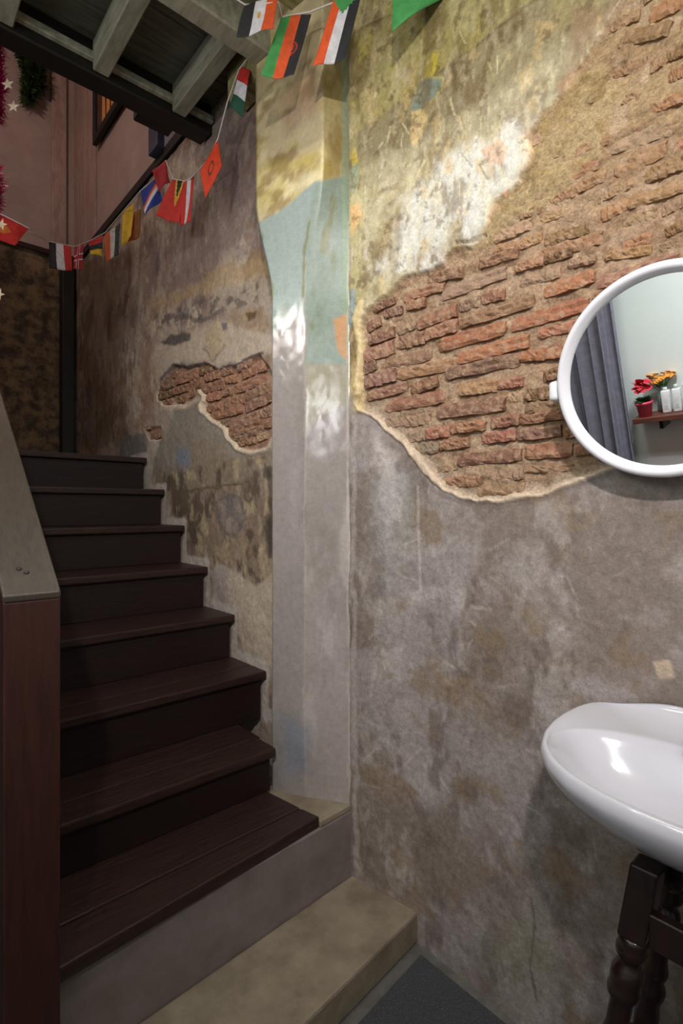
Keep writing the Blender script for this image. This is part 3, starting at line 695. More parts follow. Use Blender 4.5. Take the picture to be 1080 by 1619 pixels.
# lowest tread: two boards, skewed, end cut at an angle along the pier
zt1 = LEDGE_Z + 0.018
mid1 = lambda x: 1.335 + 0.02 * (x - 0.26)
tread([(XL, 1.212), (1.042, 1.278), (1.027, 1.353), (XL, 1.335)], zt1, 0.034)
tread([(XL, 1.338), (1.027, 1.356), (1.000, 1.53), (XL, 1.53)], zt1, 0.034)
for k in range(2, 9):
    y = nose(k); z = topz(k)
    xr = {2: 1.022}.get(k, W - 0.008)
    jit = random.uniform(-0.003, 0.003)
    yb = nose(k + 1) + 0.03
    if k <= 3:
        tread([(XL, y + jit), (xr, y), (xr, y + 0.11), (XL, y + 0.11)], z)
        tread([(XL, y + 0.113), (xr if k > 2 else 1.03, y + 0.113), (xr if k > 2 else 1.03, yb), (XL, yb)], z)
    else:
        tread([(XL, y + jit), (xr, y), (xr, yb if k < 8 else y + 0.3), (XL, yb if k < 8 else y + 0.3)], z)
    zb = (topz(k - 1) if k > 2 else zt1)
    xe = {2: 1.012}.get(k, W - 0.022)
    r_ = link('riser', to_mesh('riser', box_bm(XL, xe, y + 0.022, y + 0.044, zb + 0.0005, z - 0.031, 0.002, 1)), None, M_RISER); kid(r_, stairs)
    if k == 8:
        ld_ = link('landing_board', to_mesh('landing_board', box_bm(XL, W - 0.01, y + 0.302, 4.38, z - 0.03, z, 0.003, 1)), None, M_TREAD); kid(ld_, stairs)
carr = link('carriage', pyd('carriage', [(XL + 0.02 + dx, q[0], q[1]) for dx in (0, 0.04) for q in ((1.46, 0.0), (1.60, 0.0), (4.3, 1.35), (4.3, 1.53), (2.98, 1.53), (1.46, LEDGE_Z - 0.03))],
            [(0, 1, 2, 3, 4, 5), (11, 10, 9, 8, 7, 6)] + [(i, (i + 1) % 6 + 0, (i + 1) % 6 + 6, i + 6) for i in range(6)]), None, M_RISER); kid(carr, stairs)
fix_normals(carr.data)

# newel post and boxed balustrade with a sloping cap
rail = empty('stair_balustrade', (0.21, 1.1, 0)); tag(rail, 'brown boxed balustrade with newel post and shiny sloping cap', 'balustrade')
NX0, NX1, NY = 0.172, 0.265, 1.10
Zn = EYE - 0.168
sl = 0.767
nw = prism('newel_post', [(NX0, NY), (NX1, NY), (NX1, NY + 0.09), (NX0, NY + 0.09)], STEP_Z, [Zn, Zn, Zn + 0.09 * sl, Zn + 0.09 * sl], M_NEWEL, None, 0.003); kid(nw, rail)
def slope_box(name, x0, x1, y0, y1, za, zb, mat, bev):
    bm = bmesh.new(); vs = []
    for x in (x0, x1):
        for y in (y0, y1):
            for z in (za, zb): vs.append(bm.verts.new((x, y, Zn + (y - NY) * sl + z)))
    for f in ((0, 1, 3, 2), (4, 6, 7, 5), (0, 4, 5, 1), (2, 3, 7, 6), (0, 2, 6, 4), (1, 5, 7, 3)): bm.faces.new([vs[i] for i in f])
    bmesh.ops.recalc_face_normals(bm, faces=bm.faces)
    if bev: bmesh.ops.bevel(bm, geom=bm.edges[:], offset=bev, segments=3, affect='EDGES', profile=0.5)
    return kid(link(name, to_mesh(name, bm), None, mat), rail)
slope_box('rail_cap', NX0 - 0.001, NX1 + 0.001, NY - 0.001, 3.6, 0.0005, 0.014, M_CAP, 0.004)
slope_box('side_panel', NX0 + 0.02, NX1 - 0.02, NY + 0.091, 3.55, -1.0, 0.0, M_RISER, 0)
for (px_, py_) in ((42, 905), (30, 872)):
    v, f = lathe([(0.0, 0.003), (0.003, 0.0025), (0.005, 0.0), (0.005, -0.002)], 10)
    if py_ < 940:
        q = on_d(px_, py_, 1.0); yq = q.y; 
        q = Vector((q.x, yq, Zn + (yq - NY) * sl + 0.014))
        o = link('nail_head', pyd('nail_head', v, f, True), None, M_BLACK); o.location = q; kid(o, rail)

# ------------------------------------------------------------------ back of the stairwell and the floor above
wb = box('wall_back', 0.0, 1.30, 4.40, 4.46, -0.05, 3.20, M_BACK); tag(wb, kind='structure')
wub = box('wall_upper_back', -1.3, 1.30, 4.385, 4.46, 3.20, 5.2, M_PINK); tag(wub, kind='structure')
box('skirting_strip', -1.3, 1.17, 4.372, 4.384, 3.195, 3.23, M_NEWEL, wub)
wus = box('wall_upper_side', 1.165, 1.28, 1.66, 4.385, 3.137, 5.2, M_PINK); tag(wus, kind='structure')
for y0, y1 in ((3.88, 4.10), (4.104, 4.38)):
    box('wall_board', 1.150, 1.164, y0, y1, 3.20, 5.2, M_PINKW, wus, 0.002)
box('skirting_strip', 1.135, 1.164, 2.25, 4.38, 3.138, 3.185, M_BLACK, wus)
tr = box('trim_1', 0.99, 1.09, 4.355, 4.384, 3.235, 5.2, M_PINKW, None, 0.004); tag(tr, kind='structure')
pp = box('corner_post', 1.045, 1.125, 4.28, 4.38, topz(8) + 0.001, 3.16, M_BLACK, None, 0.004); tag(pp, 'black timber post in the dark corner atop the stairs', 'post')
bp = box('window_post', 1.10, 1.163, 2.68, 2.80, 3.19, 5.0, simple('blue_grey_paint', (74, 76, 96), 0.5, (60, 62, 80), 6), None, 0.004)
tag(bp, 'blue grey painted post on the pink wall upstairs', 'post')
pn = box('wall_panel', 1.135, 1.163, 2.36, 2.675, 3.19, 5.0, simple('pale_grey_board', (150, 146, 150), 0.55, (136, 132, 136), 6), None, 0.003)
tag(pn, 'pale grey board panel beside the blue grey post upstairs', 'panel')
wl = box('wall_stair_left', -0.95, -0.90, 1.7, 4.46, 0.0, 5.2, M_PINK); tag(wl, kind='structure')
cu = box('ceiling_upper', -1.3, 1.3, 1.5, 4.5, 5.2, 5.26, M_PINK); tag(cu, kind='structure')

# framed picture on the upstairs wall
pic = empty('framed_picture', (1.16, 3.5, 3.75)); tag(pic, 'dark framed picture with orange figures on the pink wall', 'picture')
def pbox(name, y0, y1, z0, z1, x0, x1, mat): return kid(link(name, to_mesh(name, box_bm(x0, x1, y0, y1, z0, z1, 0.002, 1)), None, mat), pic)
PY0, PY1, PZ0, PZ1 = 3.22, 3.83, 3.79, 4.55
for a in ((PY0, PY1, PZ0, PZ0 + 0.05), (PY0, PY1, PZ1 - 0.05, PZ1), (PY0, PY0 + 0.05, PZ0 + 0.051, PZ1 - 0.051), (PY1 - 0.05, PY1, PZ0 + 0.051, PZ1 - 0.051)):
    pbox('frame_rail', a[0], a[1], a[2], a[3], 1.12, 1.149, M_BLACK)
pbox('canvas', PY0 + 0.05, PY1 - 0.05, PZ0 + 0.05, PZ1 - 0.05, 1.135, 1.145, simple('dark_canvas', (84, 58, 44), 0.6, (52, 36, 30), 9))
for k, yy in enumerate((3.36, 3.46, 3.55, 3.64)):
    zz = PZ0 + 0.055
    v = [(1.133, yy - 0.035, zz), (1.133, yy + 0.03, zz), (1.133, yy + 0.022, zz + 0.25), (1.133, yy + 0.005, zz + 0.34), (1.133, yy - 0.02, zz + 0.27)]
    v += [(1.1345, a[1], a[2]) for a in v]
    o = link('painted_figure', fix_normals(pyd('painted_figure', v, [(0, 1, 2, 3, 4), (9, 8, 7, 6, 5)] + [(i, (i + 1) % 5, (i + 1) % 5 + 5, i + 5) for i in range(5)])), None, flat((226, 150, 84))); kid(o, pic)

# ------------------------------------------------------------------ timber landing overhead
land = empty('ceiling_landing', (0.3, 1.9, 3.0)); tag(land, kind='structure')
def lbox(name, a, mat, bev=0.004): return kid(link(name, to_mesh(name, box_bm(*a, bev, 1)), None, mat), land)
lbox('front_beam', (-0.9, 1.16, 1.55, 1.63, 2.90, 3.12), M_WOODG, 0.006)
lbox('edge_beam', (-0.9, 1.14, 2.17, 2.27, 2.99, 3.16), M_BLACK, 0.006)
lbox('edge_strip', (-0.9, 1.14, 2.145, 2.169, 3.03, 3.06), M_WOODG, 0.003)
for xj in (-0.62, -0.30, 0.02, 0.34, 0.665, 0.985):
    lbox('joist', (xj - 0.03, xj + 0.03, 1.632, 2.168, 3.00, 3.115), M_WOODG, 0.004)
yb = 1.60
for wd in (0.135, 0.15, 0.14, 0.15, 0.13):
    lbox('floorboard', (-0.9, 1.16, yb, yb + wd - 0.005, 3.1165, 3.14), M_WOODP, 0.002); yb += wd
lbox('bracket_block', (0.86, 1.02, 2.275, 2.36, 3.02, 3.12), M_BLACK, 0.004)
lbox('near_joist', (-0.9, 1.16, 1.36, 1.45, 2.985, 3.115), M_WOODY, 0.005)
lbox('wall_corbel', (1.06, 1.16, 1.632, 1.90, 2.93, 3.10), M_WOODY, 0.02)
cl = empty('ceiling', (0.2, 0, 3.12)); tag(cl, kind='structure')
yb = -1.55
while yb < 1.5:
    kid(link('ceiling_board', to_mesh('ceiling_board', box_bm(-1.0, 1.30, yb, yb + 0.145, 3.118, 3.145, 0.002, 1)), None, M_WOODY), cl); yb += 0.15

# ------------------------------------------------------------------ the room seen in the mirror
XW = -0.86
wlf = box('wall_left', XW - 0.05, XW, -1.55, 1.70, 0.0, 3.12, M_MINT); tag(wlf, kind='structure')
box('white_dado', XW - 0.001, XW + 0.006, -1.54, 1.08, 0.0, 1.036, M_WHITEW, wlf)
wbh = box('wall_behind', -0.9, 1.30, -1.60, -1.55, 0.0, 3.12, M_MINT); tag(wbh, kind='structure')

# hooded strip lamp under the ceiling: its skirts cut the light off above a level line on the brick wall
lamp = empty('strip_lamp', (0.42, 1.0, 2.87)); tag(lamp, 'hooded strip lamp under the timber ceiling', 'lamp')
M_HOOD = simple('black_lamp_metal', (30, 30, 32), 0.5)
for a in ((0.355, 0.485, 0.72, 1.38, 2.875, 2.882), (0.355, 0.359, 0.72, 1.38, 2.862, 2.8745), (0.481, 0.485, 0.72, 1.38, 2.832, 2.8745), (0.3595, 0.4805, 0.72, 0.724, 2.832, 2.8745), (0.3595, 0.4805, 1.376, 1.38, 2.862, 2.8745)):
    kid(link('hood_panel', to_mesh('hood_panel', box_bm(*a)), None, M_HOOD), lamp)
for y_ in (0.8, 1.2):
    v, f = tube([(0.42, y_, 2.882), (0.42, y_, 3.118)], 0.004, 8); kid(link('hanger_rod', pyd('hanger_rod', v, f, True), None, M_HOOD), lamp)
wn = empty('window_1', (XW, 0.75, 1.98)); tag(wn, kind='structure')
for a in ((XW + 0.0005, XW + 0.03, 0.60, 0.64, 1.83, 2.23), (XW + 0.0005, XW + 0.03, 0.86, 0.90, 1.83, 2.23), (XW + 0.0005, XW + 0.03, 0.6405, 0.8595, 1.83, 1.865), (XW + 0.0005, XW + 0.03, 0.6405, 0.8595, 2.195, 2.23)):
    kid(link('window_frame', to_mesh('window_frame', box_bm(*a, 0.003, 1)), None, M_PLAS), wn)

# ------------------------------------------------------------------ round mirror
MC = Vector((1.135, 0.350, 1.562)); MR = 0.194; TILT = math.radians(10.8)
mir = empty('round_mirror', MC); mir.rotation_euler = (0, 0, 0)
tag(mir, 'round tilting mirror in a white frame on the brick wall', 'mirror')
def mir_xf(v):   # lathe axis Z -> facing -X, tilted to look slightly down
    x, y, z = v
    p = Vector((-z, y, x))
    return Matrix.Rotation(-TILT, 3, 'Y') @ p
prof = [(MR - 0.015, -0.004), (MR - 0.015, 0.010), (MR - 0.011, 0.013), (MR - 0.009, 0.019), (MR - 0.003, 0.022), (MR + 0.003, 0.020), (MR + 0.007, 0.013), (MR + 0.008, 0.002), (MR + 0.006, -0.012), (MR - 0.004, -0.016), (MR - 0.015, -0.016), (MR - 0.015, -0.004)]
v, f = lathe(prof, 96); o = link('frame', fix_normals(pyd('frame', [mir_xf(q) for q in v], f, True)), mir, M_PLAS)
v = [mir_xf((0, 0, 0.004))] + [mir_xf(((MR - 0.014) * math.cos(2 * math.pi * k / 96), (MR - 0.014) * math.sin(2 * math.pi * k / 96), 0.004)) for k in range(96)]
o = link('mirror_glass', pyd('mirror_glass', v, [(0, k + 1, (k + 1) % 96 + 1) for k in range(96)]), mir, M_MIRROR)
v = [mir_xf(q) for q in lathe([(0, -0.012), (MR - 0.02, -0.012), (MR - 0.02, -0.017), (0, -0.017)], 48)[0]]
o = link('back_plate', pyd('back_plate', v, lathe([(0, -0.012), (MR - 0.02, -0.012), (MR - 0.02, -0.017), (0, -0.017)], 48)[1], True), mir, M_PLAS)
for s_ in (1, -1):
    bmk = box_bm(-0.012, 0.082, s_ * (MR + 0.018) - 0.012, s_ * (MR + 0.018) + 0.012, -0.022, 0.022, 0.009, 3)
    br = link('pivot_bracket', to_mesh('pivot_bracket', bmk, True), mir, M_PLAS)
    v, f = tube([(0, s_ * (MR + 0.004), 0), (0, s_ * (MR + 0.02), 0)], 0.007, 10); link('pivot_pin', pyd('pivot_pin', v, f, True), br, M_PLAS)

# ------------------------------------------------------------------ wash basin
SZ = EYE - 0.4256
def outline(n=96):
    half = [(0.0, 0.800), (0.06, 0.802), (0.12, 0.812), (0.18, 0.835), (0.225, 0.868), (0.262, 0.915), (0.285, 0.970), (0.298, 1.03), (0.302, 1.09), (0.300, 1.15), (0.292, 1.19), (0.280, 1.208), (0.25, 1.209), (0.12, 1.209), (0.0, 1.209)]
    return half
SU = 0.222
def ring(pts, z): return [(p[1], SU + p[0], z) for p in pts]
def sym(half): return half + [(-u, w_) for (u, w_) in half[-2:0:-1]]
def resample(pts, n):
    P = np.array(pts + [pts[0]]); d = np.r_[0, np.cumsum(np.hypot(*(P[1:] - P[:-1]).T))]
    t = np.linspace(0, d[-1], n, endpoint=False); Q = np.stack([np.interp(t, d, P[:, 0]), np.interp(t, d, P[:, 1])], -1)
    for _ in range(3): Q = 0.25 * np.roll(Q, 1, 0) + 0.5 * Q + 0.25 * np.roll(Q, -1, 0)
    return Q
NB = 200
OUT = resample(sym(outline()), NB)
# inner bowl: matched by arc angle about the bowl centre
ctr = np.array([0.0, 0.985])
def inner(a, wf, wb_, p=2.4):
    """superellipse-like bowl outline following the outer outline's directions"""
    dv = OUT - ctr; th = np.arctan2(dv[:, 1], dv[:, 0])
    c, s = np.cos(th), np.sin(th); b = np.where(s < 0, wf, wb_)
    r = (np.abs(c / a) ** p + np.abs(s / b) ** p) ** (-1 / p)
    return ctr + np.stack([r * c, r * s], -1)
def scale_about(Q, k, c0=(0.0, 1.03), kw=None):
    c0 = np.array(c0); return c0 + (Q - c0) * np.array([k, kw if kw is not None else k])
def bk(Q, lim=1.209):   # keep the back flat against the wall
    Q = Q.copy(); Q[:, 1] = np.where(OUT[:, 1] > 1.2, OUT[:, 1], Q[:, 1]); return Q
backm = sstep(1.10, 1.2, OUT[:, 1])
rings = []
HS = 0.76
rings.append((scale_about(OUT, 0.30, (0, 1.06)), -0.190 * HS))
rings.append((bk(scale_about(OUT, 0.50, (0, 1.12))), -0.186 * HS))
rings.append((bk(scale_about(OUT, 0.66, (0, 1.14))), -0.165 * HS))
rings.append((bk(scale_about(OUT, 0.80, (0, 1.15))), -0.130 * HS))
rings.append((bk(scale_about(OUT, 0.90, (0, 1.15))), -0.095 * HS))
rings.append((bk(scale_about(OUT, 0.965, (0, 1.15))), -0.062 * HS))
rings.append((bk(scale_about(OUT, 0.995, (0, 1.15))), -0.035 * HS))
rings.append((OUT, -0.018))
rings.append((bk(scale_about(OUT, 0.992)), -0.006))
rings.append((bk(scale_about(OUT, 0.975)), 0.0 + 0.0))
I0 = inner(0.262, 0.158, 0.118)
mid = bk(scale_about(OUT, 0.95))
rings.append((mid, -0.001))
rings.append((I0 * 0.72 + mid * 0.28, -0.0075))
rings.append((I0 * 0.95 + mid * 0.05, -0.0068))
rings.append((I0, -0.0085))
rings.append((inner(0.252, 0.150, 0.110), -0.022 * 0.80))
rings.append((inner(0.236, 0.138, 0.098), -0.052 * 0.80))
rings.append((inner(0.205, 0.116, 0.080), -0.095 * 0.80))
rings.append((inner(0.150, 0.085, 0.060), -0.128 * 0.80))
rings.append((inner(0.085, 0.05, 0.04), -0.142 * 0.80))
rings.append((inner(0.024, 0.024, 0.024, 2.0), -0.147 * 0.80))
rings.append((inner(0.022, 0.022, 0.022, 2.0), -0.165 * 0.80))
v = []; f = []
for (Q, z) in rings:
    zz = np.full(NB, 1.0) * z
    if abs(z) < 0.0065: zz = zz + backm * (1 - sstep(0.12, 0.29, np.abs(OUT[:, 0]))) * 0.034 * (1 if z > -0.0005 else (0.9 if z < -0.005 else 0.5 if z > -0.003 else 0.1))
    for k in range(NB): v.append((Q[k, 1], SU + Q[k, 0], SZ + zz[k]))
for i in range(len(rings) - 1):
    for k in range(NB):
        k2 = (k + 1) % NB; f.append((i * NB + k, i * NB + k2, (i + 1) * NB + k2, (i + 1) * NB + k))
f.append(tuple(range(NB))[::-1]); f.append(tuple((len(rings) - 1) * NB + k for k in range(NB)))
sink = empty('wash_basin', (1.1, SU, SZ - 0.19)); tag(sink, 'white oval ceramic wash basin under the round mirror', 'basin')
bme = fix_normals(pyd('bowl', v, f, True))
bo = kid(link('bowl', bme, None, M_CER), sink); sb_ = bo.modifiers.new('smooth', 'SUBSURF'); sb_.levels = 1; sb_.render_levels = 1
v, f = lathe([(0.0, 0.002), (0.016, 0.002), (0.021, 0.004), (0.0235, 0.001), (0.0235, -0.002)], 24)
o = link('drain', pyd('drain', v, f, True), None, M_CHROME); o.location = (0.985, SU, SZ - 0.117); kid(o, sink)
# tap
tp = Vector((1.155, 0.268, SZ + 0.004))
v, f = lathe([(0.0, 0.0), (0.026, 0.0), (0.026, 0.006), (0.019, 0.012), (0.017, 0.05), (0.019, 0.075), (0.015, 0.085), (0.0, 0.088)], 24)
tb = link('tap', pyd('tap', v, f, True), None, M_CHROME); tb.location = tp; kid(tb, sink)
v, f = tube([(0, 0, 0.05), (-0.03, 0, 0.062), (-0.07, 0, 0.066), (-0.105, 0, 0.055), (-0.115, 0, 0.035)], [0.012, 0.011, 0.010, 0.0095, 0.0095], 14)
link('spout', pyd('spout', v, f, True), tb, M_CHROME)
v, f = tube([(0, 0, 0.085), (0, -0.025, 0.10), (0.0, -0.06, 0.112)], [0.009, 0.007, 0.006], 10); link('lever', pyd('lever', v, f, True), tb, M_CHROME)

# basin stand with turned legs
stand = empty('basin_stand', (1.0, SU, 0)); tag(stand, 'dark wooden stand with turned legs under the wash basin', 'stand')
def turned_leg(topx, topy, footx, footy):
    h = 0.745
    prof = [(0.0, 0.0), (0.017, 0.0), (0.021, 0.03), (0.016, 0.05), (0.018, 0.10), (0.025, 0.22), (0.029, 0.30), (0.024, 0.33), (0.030, 0.345), (0.032, 0.356), (0.030, 0.367), (0.022, 0.380), (0.029, 0.392), (0.030, 0.402), (0.027, 0.412), (0.0235, 0.424), (0.0235, 0.462), (0.025, 0.474), (0.033, 0.482), (0.0345, 0.492), (0.031, 0.500), (0.033, 0.510), (0.0325, 0.524), (0.027, 0.534), (0.021, 0.540), (0.024, 0.548), (0.031, 0.556), (0.032, 0.566), (0.028, 0.574), (0.031, 0.580), (0.028, 0.588), (0.0, 0.592)]
    v, f = lathe([(r_ * 0.76, h_) for r_, h_ in prof], 28)
    dx, dy = (topx - footx) / h, (topy - footy) / h
    v = [(footx + x + z * dx, footy + y + z * dy, 0.0072 + z) for x, y, z in v]
    lg_ = kid(link('leg', fix_normals(pyd('leg', v, f, True)), None, M_LEG), stand)
    bm = box_bm(-0.0215, 0.0215, -0.0215, 0.0215, 0.588, 0.716, 0.004, 2)
    for q in bm.verts: q.co = Vector((footx + q.co.x + q.co.z * dx, footy + q.co.y + q.co.z * dy, 0.0072 + q.co.z))
    b_ = link('leg_block', to_mesh('leg_block', bm), None, M_LEG); kid(b_, stand)
    return lg_
LEGS = [((0.945, 0.306), (0.935, 0.426)), ((0.945, 0.138), (0.935, 0.018)), ((1.12, 0.306), (1.15, 0.426)), ((1.12, 0.138), (1.15, 0.018))]
for (a, b) in LEGS: turned_leg(a[0], a[1], b[0], b[1])
for xx, tilt in ((0.933, 0), (1.125, 0)):
    kid(link('apron', to_mesh('apron', box_bm(xx - 0.010, xx + 0.010, 0.140, 0.304, 0.600, 0.655, 0.002, 1)), None, M_LEG), stand)
for ys_, sg in ((0.334, 1), (0.112, -1)):
    kid(link('apron', to_mesh('apron', box_bm(0.963, 1.093, ys_ - 0.010, ys_ + 0.010, 0.600, 0.655, 0.002, 1)), None, M_LEG), stand)
for ys_ in (0.406, 0.038):
    kid(link('stretcher', to_mesh('stretcher', box_bm(0.945, 1.125, ys_ - 0.011, ys_ + 0.011, 0.245, 0.285, 0.003, 1)), None, M_LEG), stand)
kid(link('stretcher', to_mesh('stretcher', box_bm(1.02, 1.045, 0.05, 0.395, 0.25, 0.28, 0.003, 1)), None, M_LEG), stand)

# ------------------------------------------------------------------ curtain, shelf and things on it (seen in the mirror)
def curtain():
    n, m = 120, 14; v = []; f = []
    for i in range(n):
        t = i / (n - 1); y = 1.10 + 0.60 * t
        for j in range(m):
            s = j / (m - 1); z = 0.11 + 2.29 * s
            ph = t * 2 * math.pi * 8.5 + 0.5 * math.sin(t * 9) + 0.15 * (1 - s)
            am = 0.042 * (0.7 + 0.5 * math.sin(t * 13 + 1)) * (1 if t > 0.1 else 0.35)
            v.append((XW + 0.085 + am * math.sin(ph) + 0.01 * math.sin(3 * s + 8 * t), y + 0.014 * math.cos(ph) * (1 - 0.3 * s) , z))
    for i in range(n - 1):
        for j in range(m - 1): f.append((i * m + j, i * m + j + 1, (i + 1) * m + j + 1, (i + 1) * m + j))
    o = link('curtain', pyd('curtain', v, f, True), None, M_CURT)
    s_ = o.modifiers.new('thickness', 'SOLIDIFY'); s_.thickness = 0.003
    return o
cur = empty('hanging_curtain', (XW + 0.08, 1.38, 2.4)); tag(cur, 'grey curtain in long folds reflected in the round mirror', 'curtain')
kid(curtain(), cur)
v, f = tube([(XW + 0.085, 1.02, 2.42), (XW + 0.085, 1.69, 2.42)], 0.011, 12); kid(link('curtain_rod', pyd('curtain_rod', v, f, True), None, M_CHROME), cur)
for y_ in (1.05, 1.66):
    v, f = tube([(XW + 0.085, y_, 2.42), (XW, y_, 2.42)], 0.007, 8); kid(link('rod_bracket', pyd('rod_bracket', v, f, True), None, M_CHROME), cur)
SHZ = 1.065
shelf = empty('wall_shelf', (XW, 0.6, SHZ - 0.03)); tag(shelf, 'dark wooden shelf with bottles reflected in the round mirror', 'shelf')
kid(link('shelf_board', to_mesh('shelf_board', box_bm(XW + 0.0065, XW + 0.15, -0.30, 1.075, SHZ - 0.028, SHZ, 0.003, 1)), None, simple('brown_shelf_wood', (112, 66, 52), 0.45, (84, 46, 38), 8, (8, 1, 8))), shelf)
for y_ in (0.95, 0.4, -0.15):
    kid(link('shelf_bracket', to_mesh('shelf_bracket', box_bm(XW + 0.0065, XW + 0.12, y_ - 0.01, y_ + 0.01, SHZ - 0.075, SHZ - 0.0285, 0.003, 1)), None, M_LEG), shelf)
def leaf(v, f, base, d, ln, wd, droop=0.3):
    d = Vector(d).normalized(); s = d.cross(Vector((0, 0, 1)));
    s = s.normalized() if s.length > 1e-4 else Vector((1, 0, 0)); b = Vector(base); i0 = len(v)
    for t, ww in ((0, 0.15), (0.35, 1), (0.7, 0.8), (1.0, 0.05)):
        c = b + d * ln * t + Vector((0, 0, -droop * ln * t * t)); v.append(c - s * wd * ww / 2); v.append(c + s * wd * ww / 2)
    for k in range(3): f.append((i0 + 2 * k, i0 + 2 * k + 1, i0 + 2 * k + 3, i0 + 2 * k + 2))
pot = empty('potted_flower', (XW + 0.108, 1.022, SHZ)); tag(pot, 'red flower in a coral pink pot reflected in the mirror', 'potted flower')
v, f = lathe([(0, 0.0005), (0.030, 0.0005), (0.038, 0.066), (0.043, 0.068), (0.043, 0.080), (0.038, 0.080), (0.036, 0.064), (0, 0.064)], 28); link('pot', pyd('pot', v, f, True), pot, flat((236, 86, 112), 0.4))
v, f = [], []
for k in range(9):
    a = k * 2.4; leaf(v, f, (0, 0, 0.07), (math.cos(a), math.sin(a), 0.7 + 0.3 * (k % 3)), 0.068 + 0.012 * (k % 3), 0.040, 0.35)
link('leaves', pyd('leaves', v, f, True), pot, flat((58, 104, 54)))
v, f = [], []
for k in range(60):
    a = k * 2.39996; e = 0.3 + 0.9 * ((k * 37) % 60) / 60.0
    c = Vector((0.018 * math.cos(k * 1.9), 0.024 * math.sin(k * 2.7), 0.168 + 0.020 * math.sin(k * 0.9)))
    leaf(v, f, c, (math.cos(a), math.sin(a), 2.2 * e - 1.5), 0.030, 0.034, 0.1)
link('blossom', pyd('blossom', v, f, True), pot, flat((226, 52, 72)))
vase = empty('flower_vase', (XW + 0.036, 0.950, SHZ)); tag(vase, 'glass vase of orange flowers reflected in the mirror', 'vase')
v, f = lathe([(0, 0.0005), (0.024, 0.0005), (0.027, 0.04), (0.024, 0.09), (0.018, 0.115), (0.021, 0.135), (0.0185, 0.135), (0.015, 0.115), (0.021, 0.09), (0.024, 0.04), (0, 0.006)], 28)
gm, gnt, gb = new_mat('vase_glass'); gb.inputs['Base Color'].default_value = lin((196, 220, 224)) + (1,); gb.inputs['Transmission Weight'].default_value = 0.7; gb.inputs['Roughness'].default_value = 0.1
link('glass', pyd('glass', v, f, True), vase, gm)
v, f = lathe([(0, 0.007), (0.020, 0.008), (0.0225, 0.04), (0.020, 0.07), (0, 0.073)], 20); link('pebbles', pyd('pebbles', v, f, True), vase, simple('blue_red_pebbles', (58, 122, 168), 0.4, (214, 96, 70), 45))
v, f = [], []
for k in range(70):
    a = k * 2.39996; q = (k * 0.618) % 1.0
    c = Vector((0.035 * math.cos(a * 0.3), 0.05 * math.sin(a * 0.3), 0.185 + 0.016 * math.sin(k * 1.7))); leaf(v, f, c, (math.cos(a), math.sin(a), 2 * q - 1.0), 0.026, 0.026, 0.1)
link('blossom', pyd('blossom', v, f, True), vase, flat((236, 160, 60)))
v, f = [], []
for k in range(12):
    a = k * 1.7; leaf(v, f, (0, 0, 0.105), (0.5 * math.cos(a), 0.7 * math.sin(a), 1.0), 0.09, 0.018, 0.1)
link('stems', pyd('stems', v, f, True), vase, flat((96, 128, 72)))
def bottle(y, wd, dp, h, capcol, capr, caph, label, stripe):
    b = empty('toiletry_bottle', (XW + 0.08, y, SHZ)); tag(b, label, 'bottle', 'bottles on the mirrored shelf')
    bm = box_bm(-dp / 2, dp / 2, -wd / 2, wd / 2, 0.0005, h, 0.006, 3); link('body', to_mesh('body', bm, True), b, flat((240, 242, 244), 0.3))
    v, f = lathe([(0, h - 0.001), (capr, h - 0.001), (capr, h + caph * 0.9), (capr * 0.8, h + caph), (0, h + caph)], 18); link('cap', pyd('cap', v, f, True), b, flat(capcol, 0.35))
    bm = box_bm(dp / 2 + 0.0002, dp / 2 + 0.0010, -wd / 2 + 0.010, wd / 2 - 0.010, h * 0.18, h * 0.36); link('printed_label', to_mesh('printed_label', bm), b, flat(stripe, 0.4))
bottle(0.925, 0.040, 0.032, 0.118, (236, 240, 240), 0.010, 0.014, 'plain white bottle next to the orange flowers in the mirror', (206, 214, 220))
bottle(0.876, 0.040, 0.032, 0.120, (222, 236, 228), 0.010, 0.020, 'white bottle with pale green cap on the mirrored shelf', (200, 216, 210))
bottle(0.824, 0.044, 0.034, 0.140, (34, 70, 150), 0.014, 0.034, 'tall white bottle with dark blue cap on the mirrored shelf', (216, 70, 70))
bottle(0.770, 0.040, 0.032, 0.125, (206, 60, 60), 0.011, 0.022, 'white bottle with red cap at the mirror edge', (90, 120, 190))

# ------------------------------------------------------------------ bunting
def flag_mesh(c, stripes, along='h', wave=0.006, extra=None, nu=12, nv=12, ph=0.0):
    """c: TL, TR, BR, BL world corners. stripes: colours, split across (h) or down (v). extra(u, v) -> colour or None"""
    TL, TR_, BR_, BL = c; nrm = (TR_ - TL).cross(BL - TL).normalized()
    v = []; f = []; mi = []; cols = []
    for i in range(nu + 1):
        for j in range(nv + 1):
            u, t = i / nu, j / nv
            p = (TL * (1 - u) + TR_ * u) * (1 - t) + (BL * (1 - u) + BR_ * u) * t
            v.append(p + nrm * wave * math.sin(u * 5 + t * 3 + ph) * (0.3 + t))
    for i in range(nu):
        for j in range(nv):
            f.append((i * (nv + 1) + j, i * (nv + 1) + j + 1, (i + 1) * (nv + 1) + j + 1, (i + 1) * (nv + 1) + j))
            u, t = (i + 0.5) / nu, (j + 0.5) / nv
            cc = extra(u, t) if extra else None
            if cc is None:
                q = u if along == 'h' else t
                cc = stripes[min(int(q * len(stripes)), len(stripes) - 1)]
            if cc not in cols: cols.append(cc)
            mi.append(cols.index(cc))
    me = pyd('flag', v, f, True)
    for cc in cols: me.materials.append(flat(cc, 0.75))
    me.polygons.foreach_set('material_index', mi)
    return me
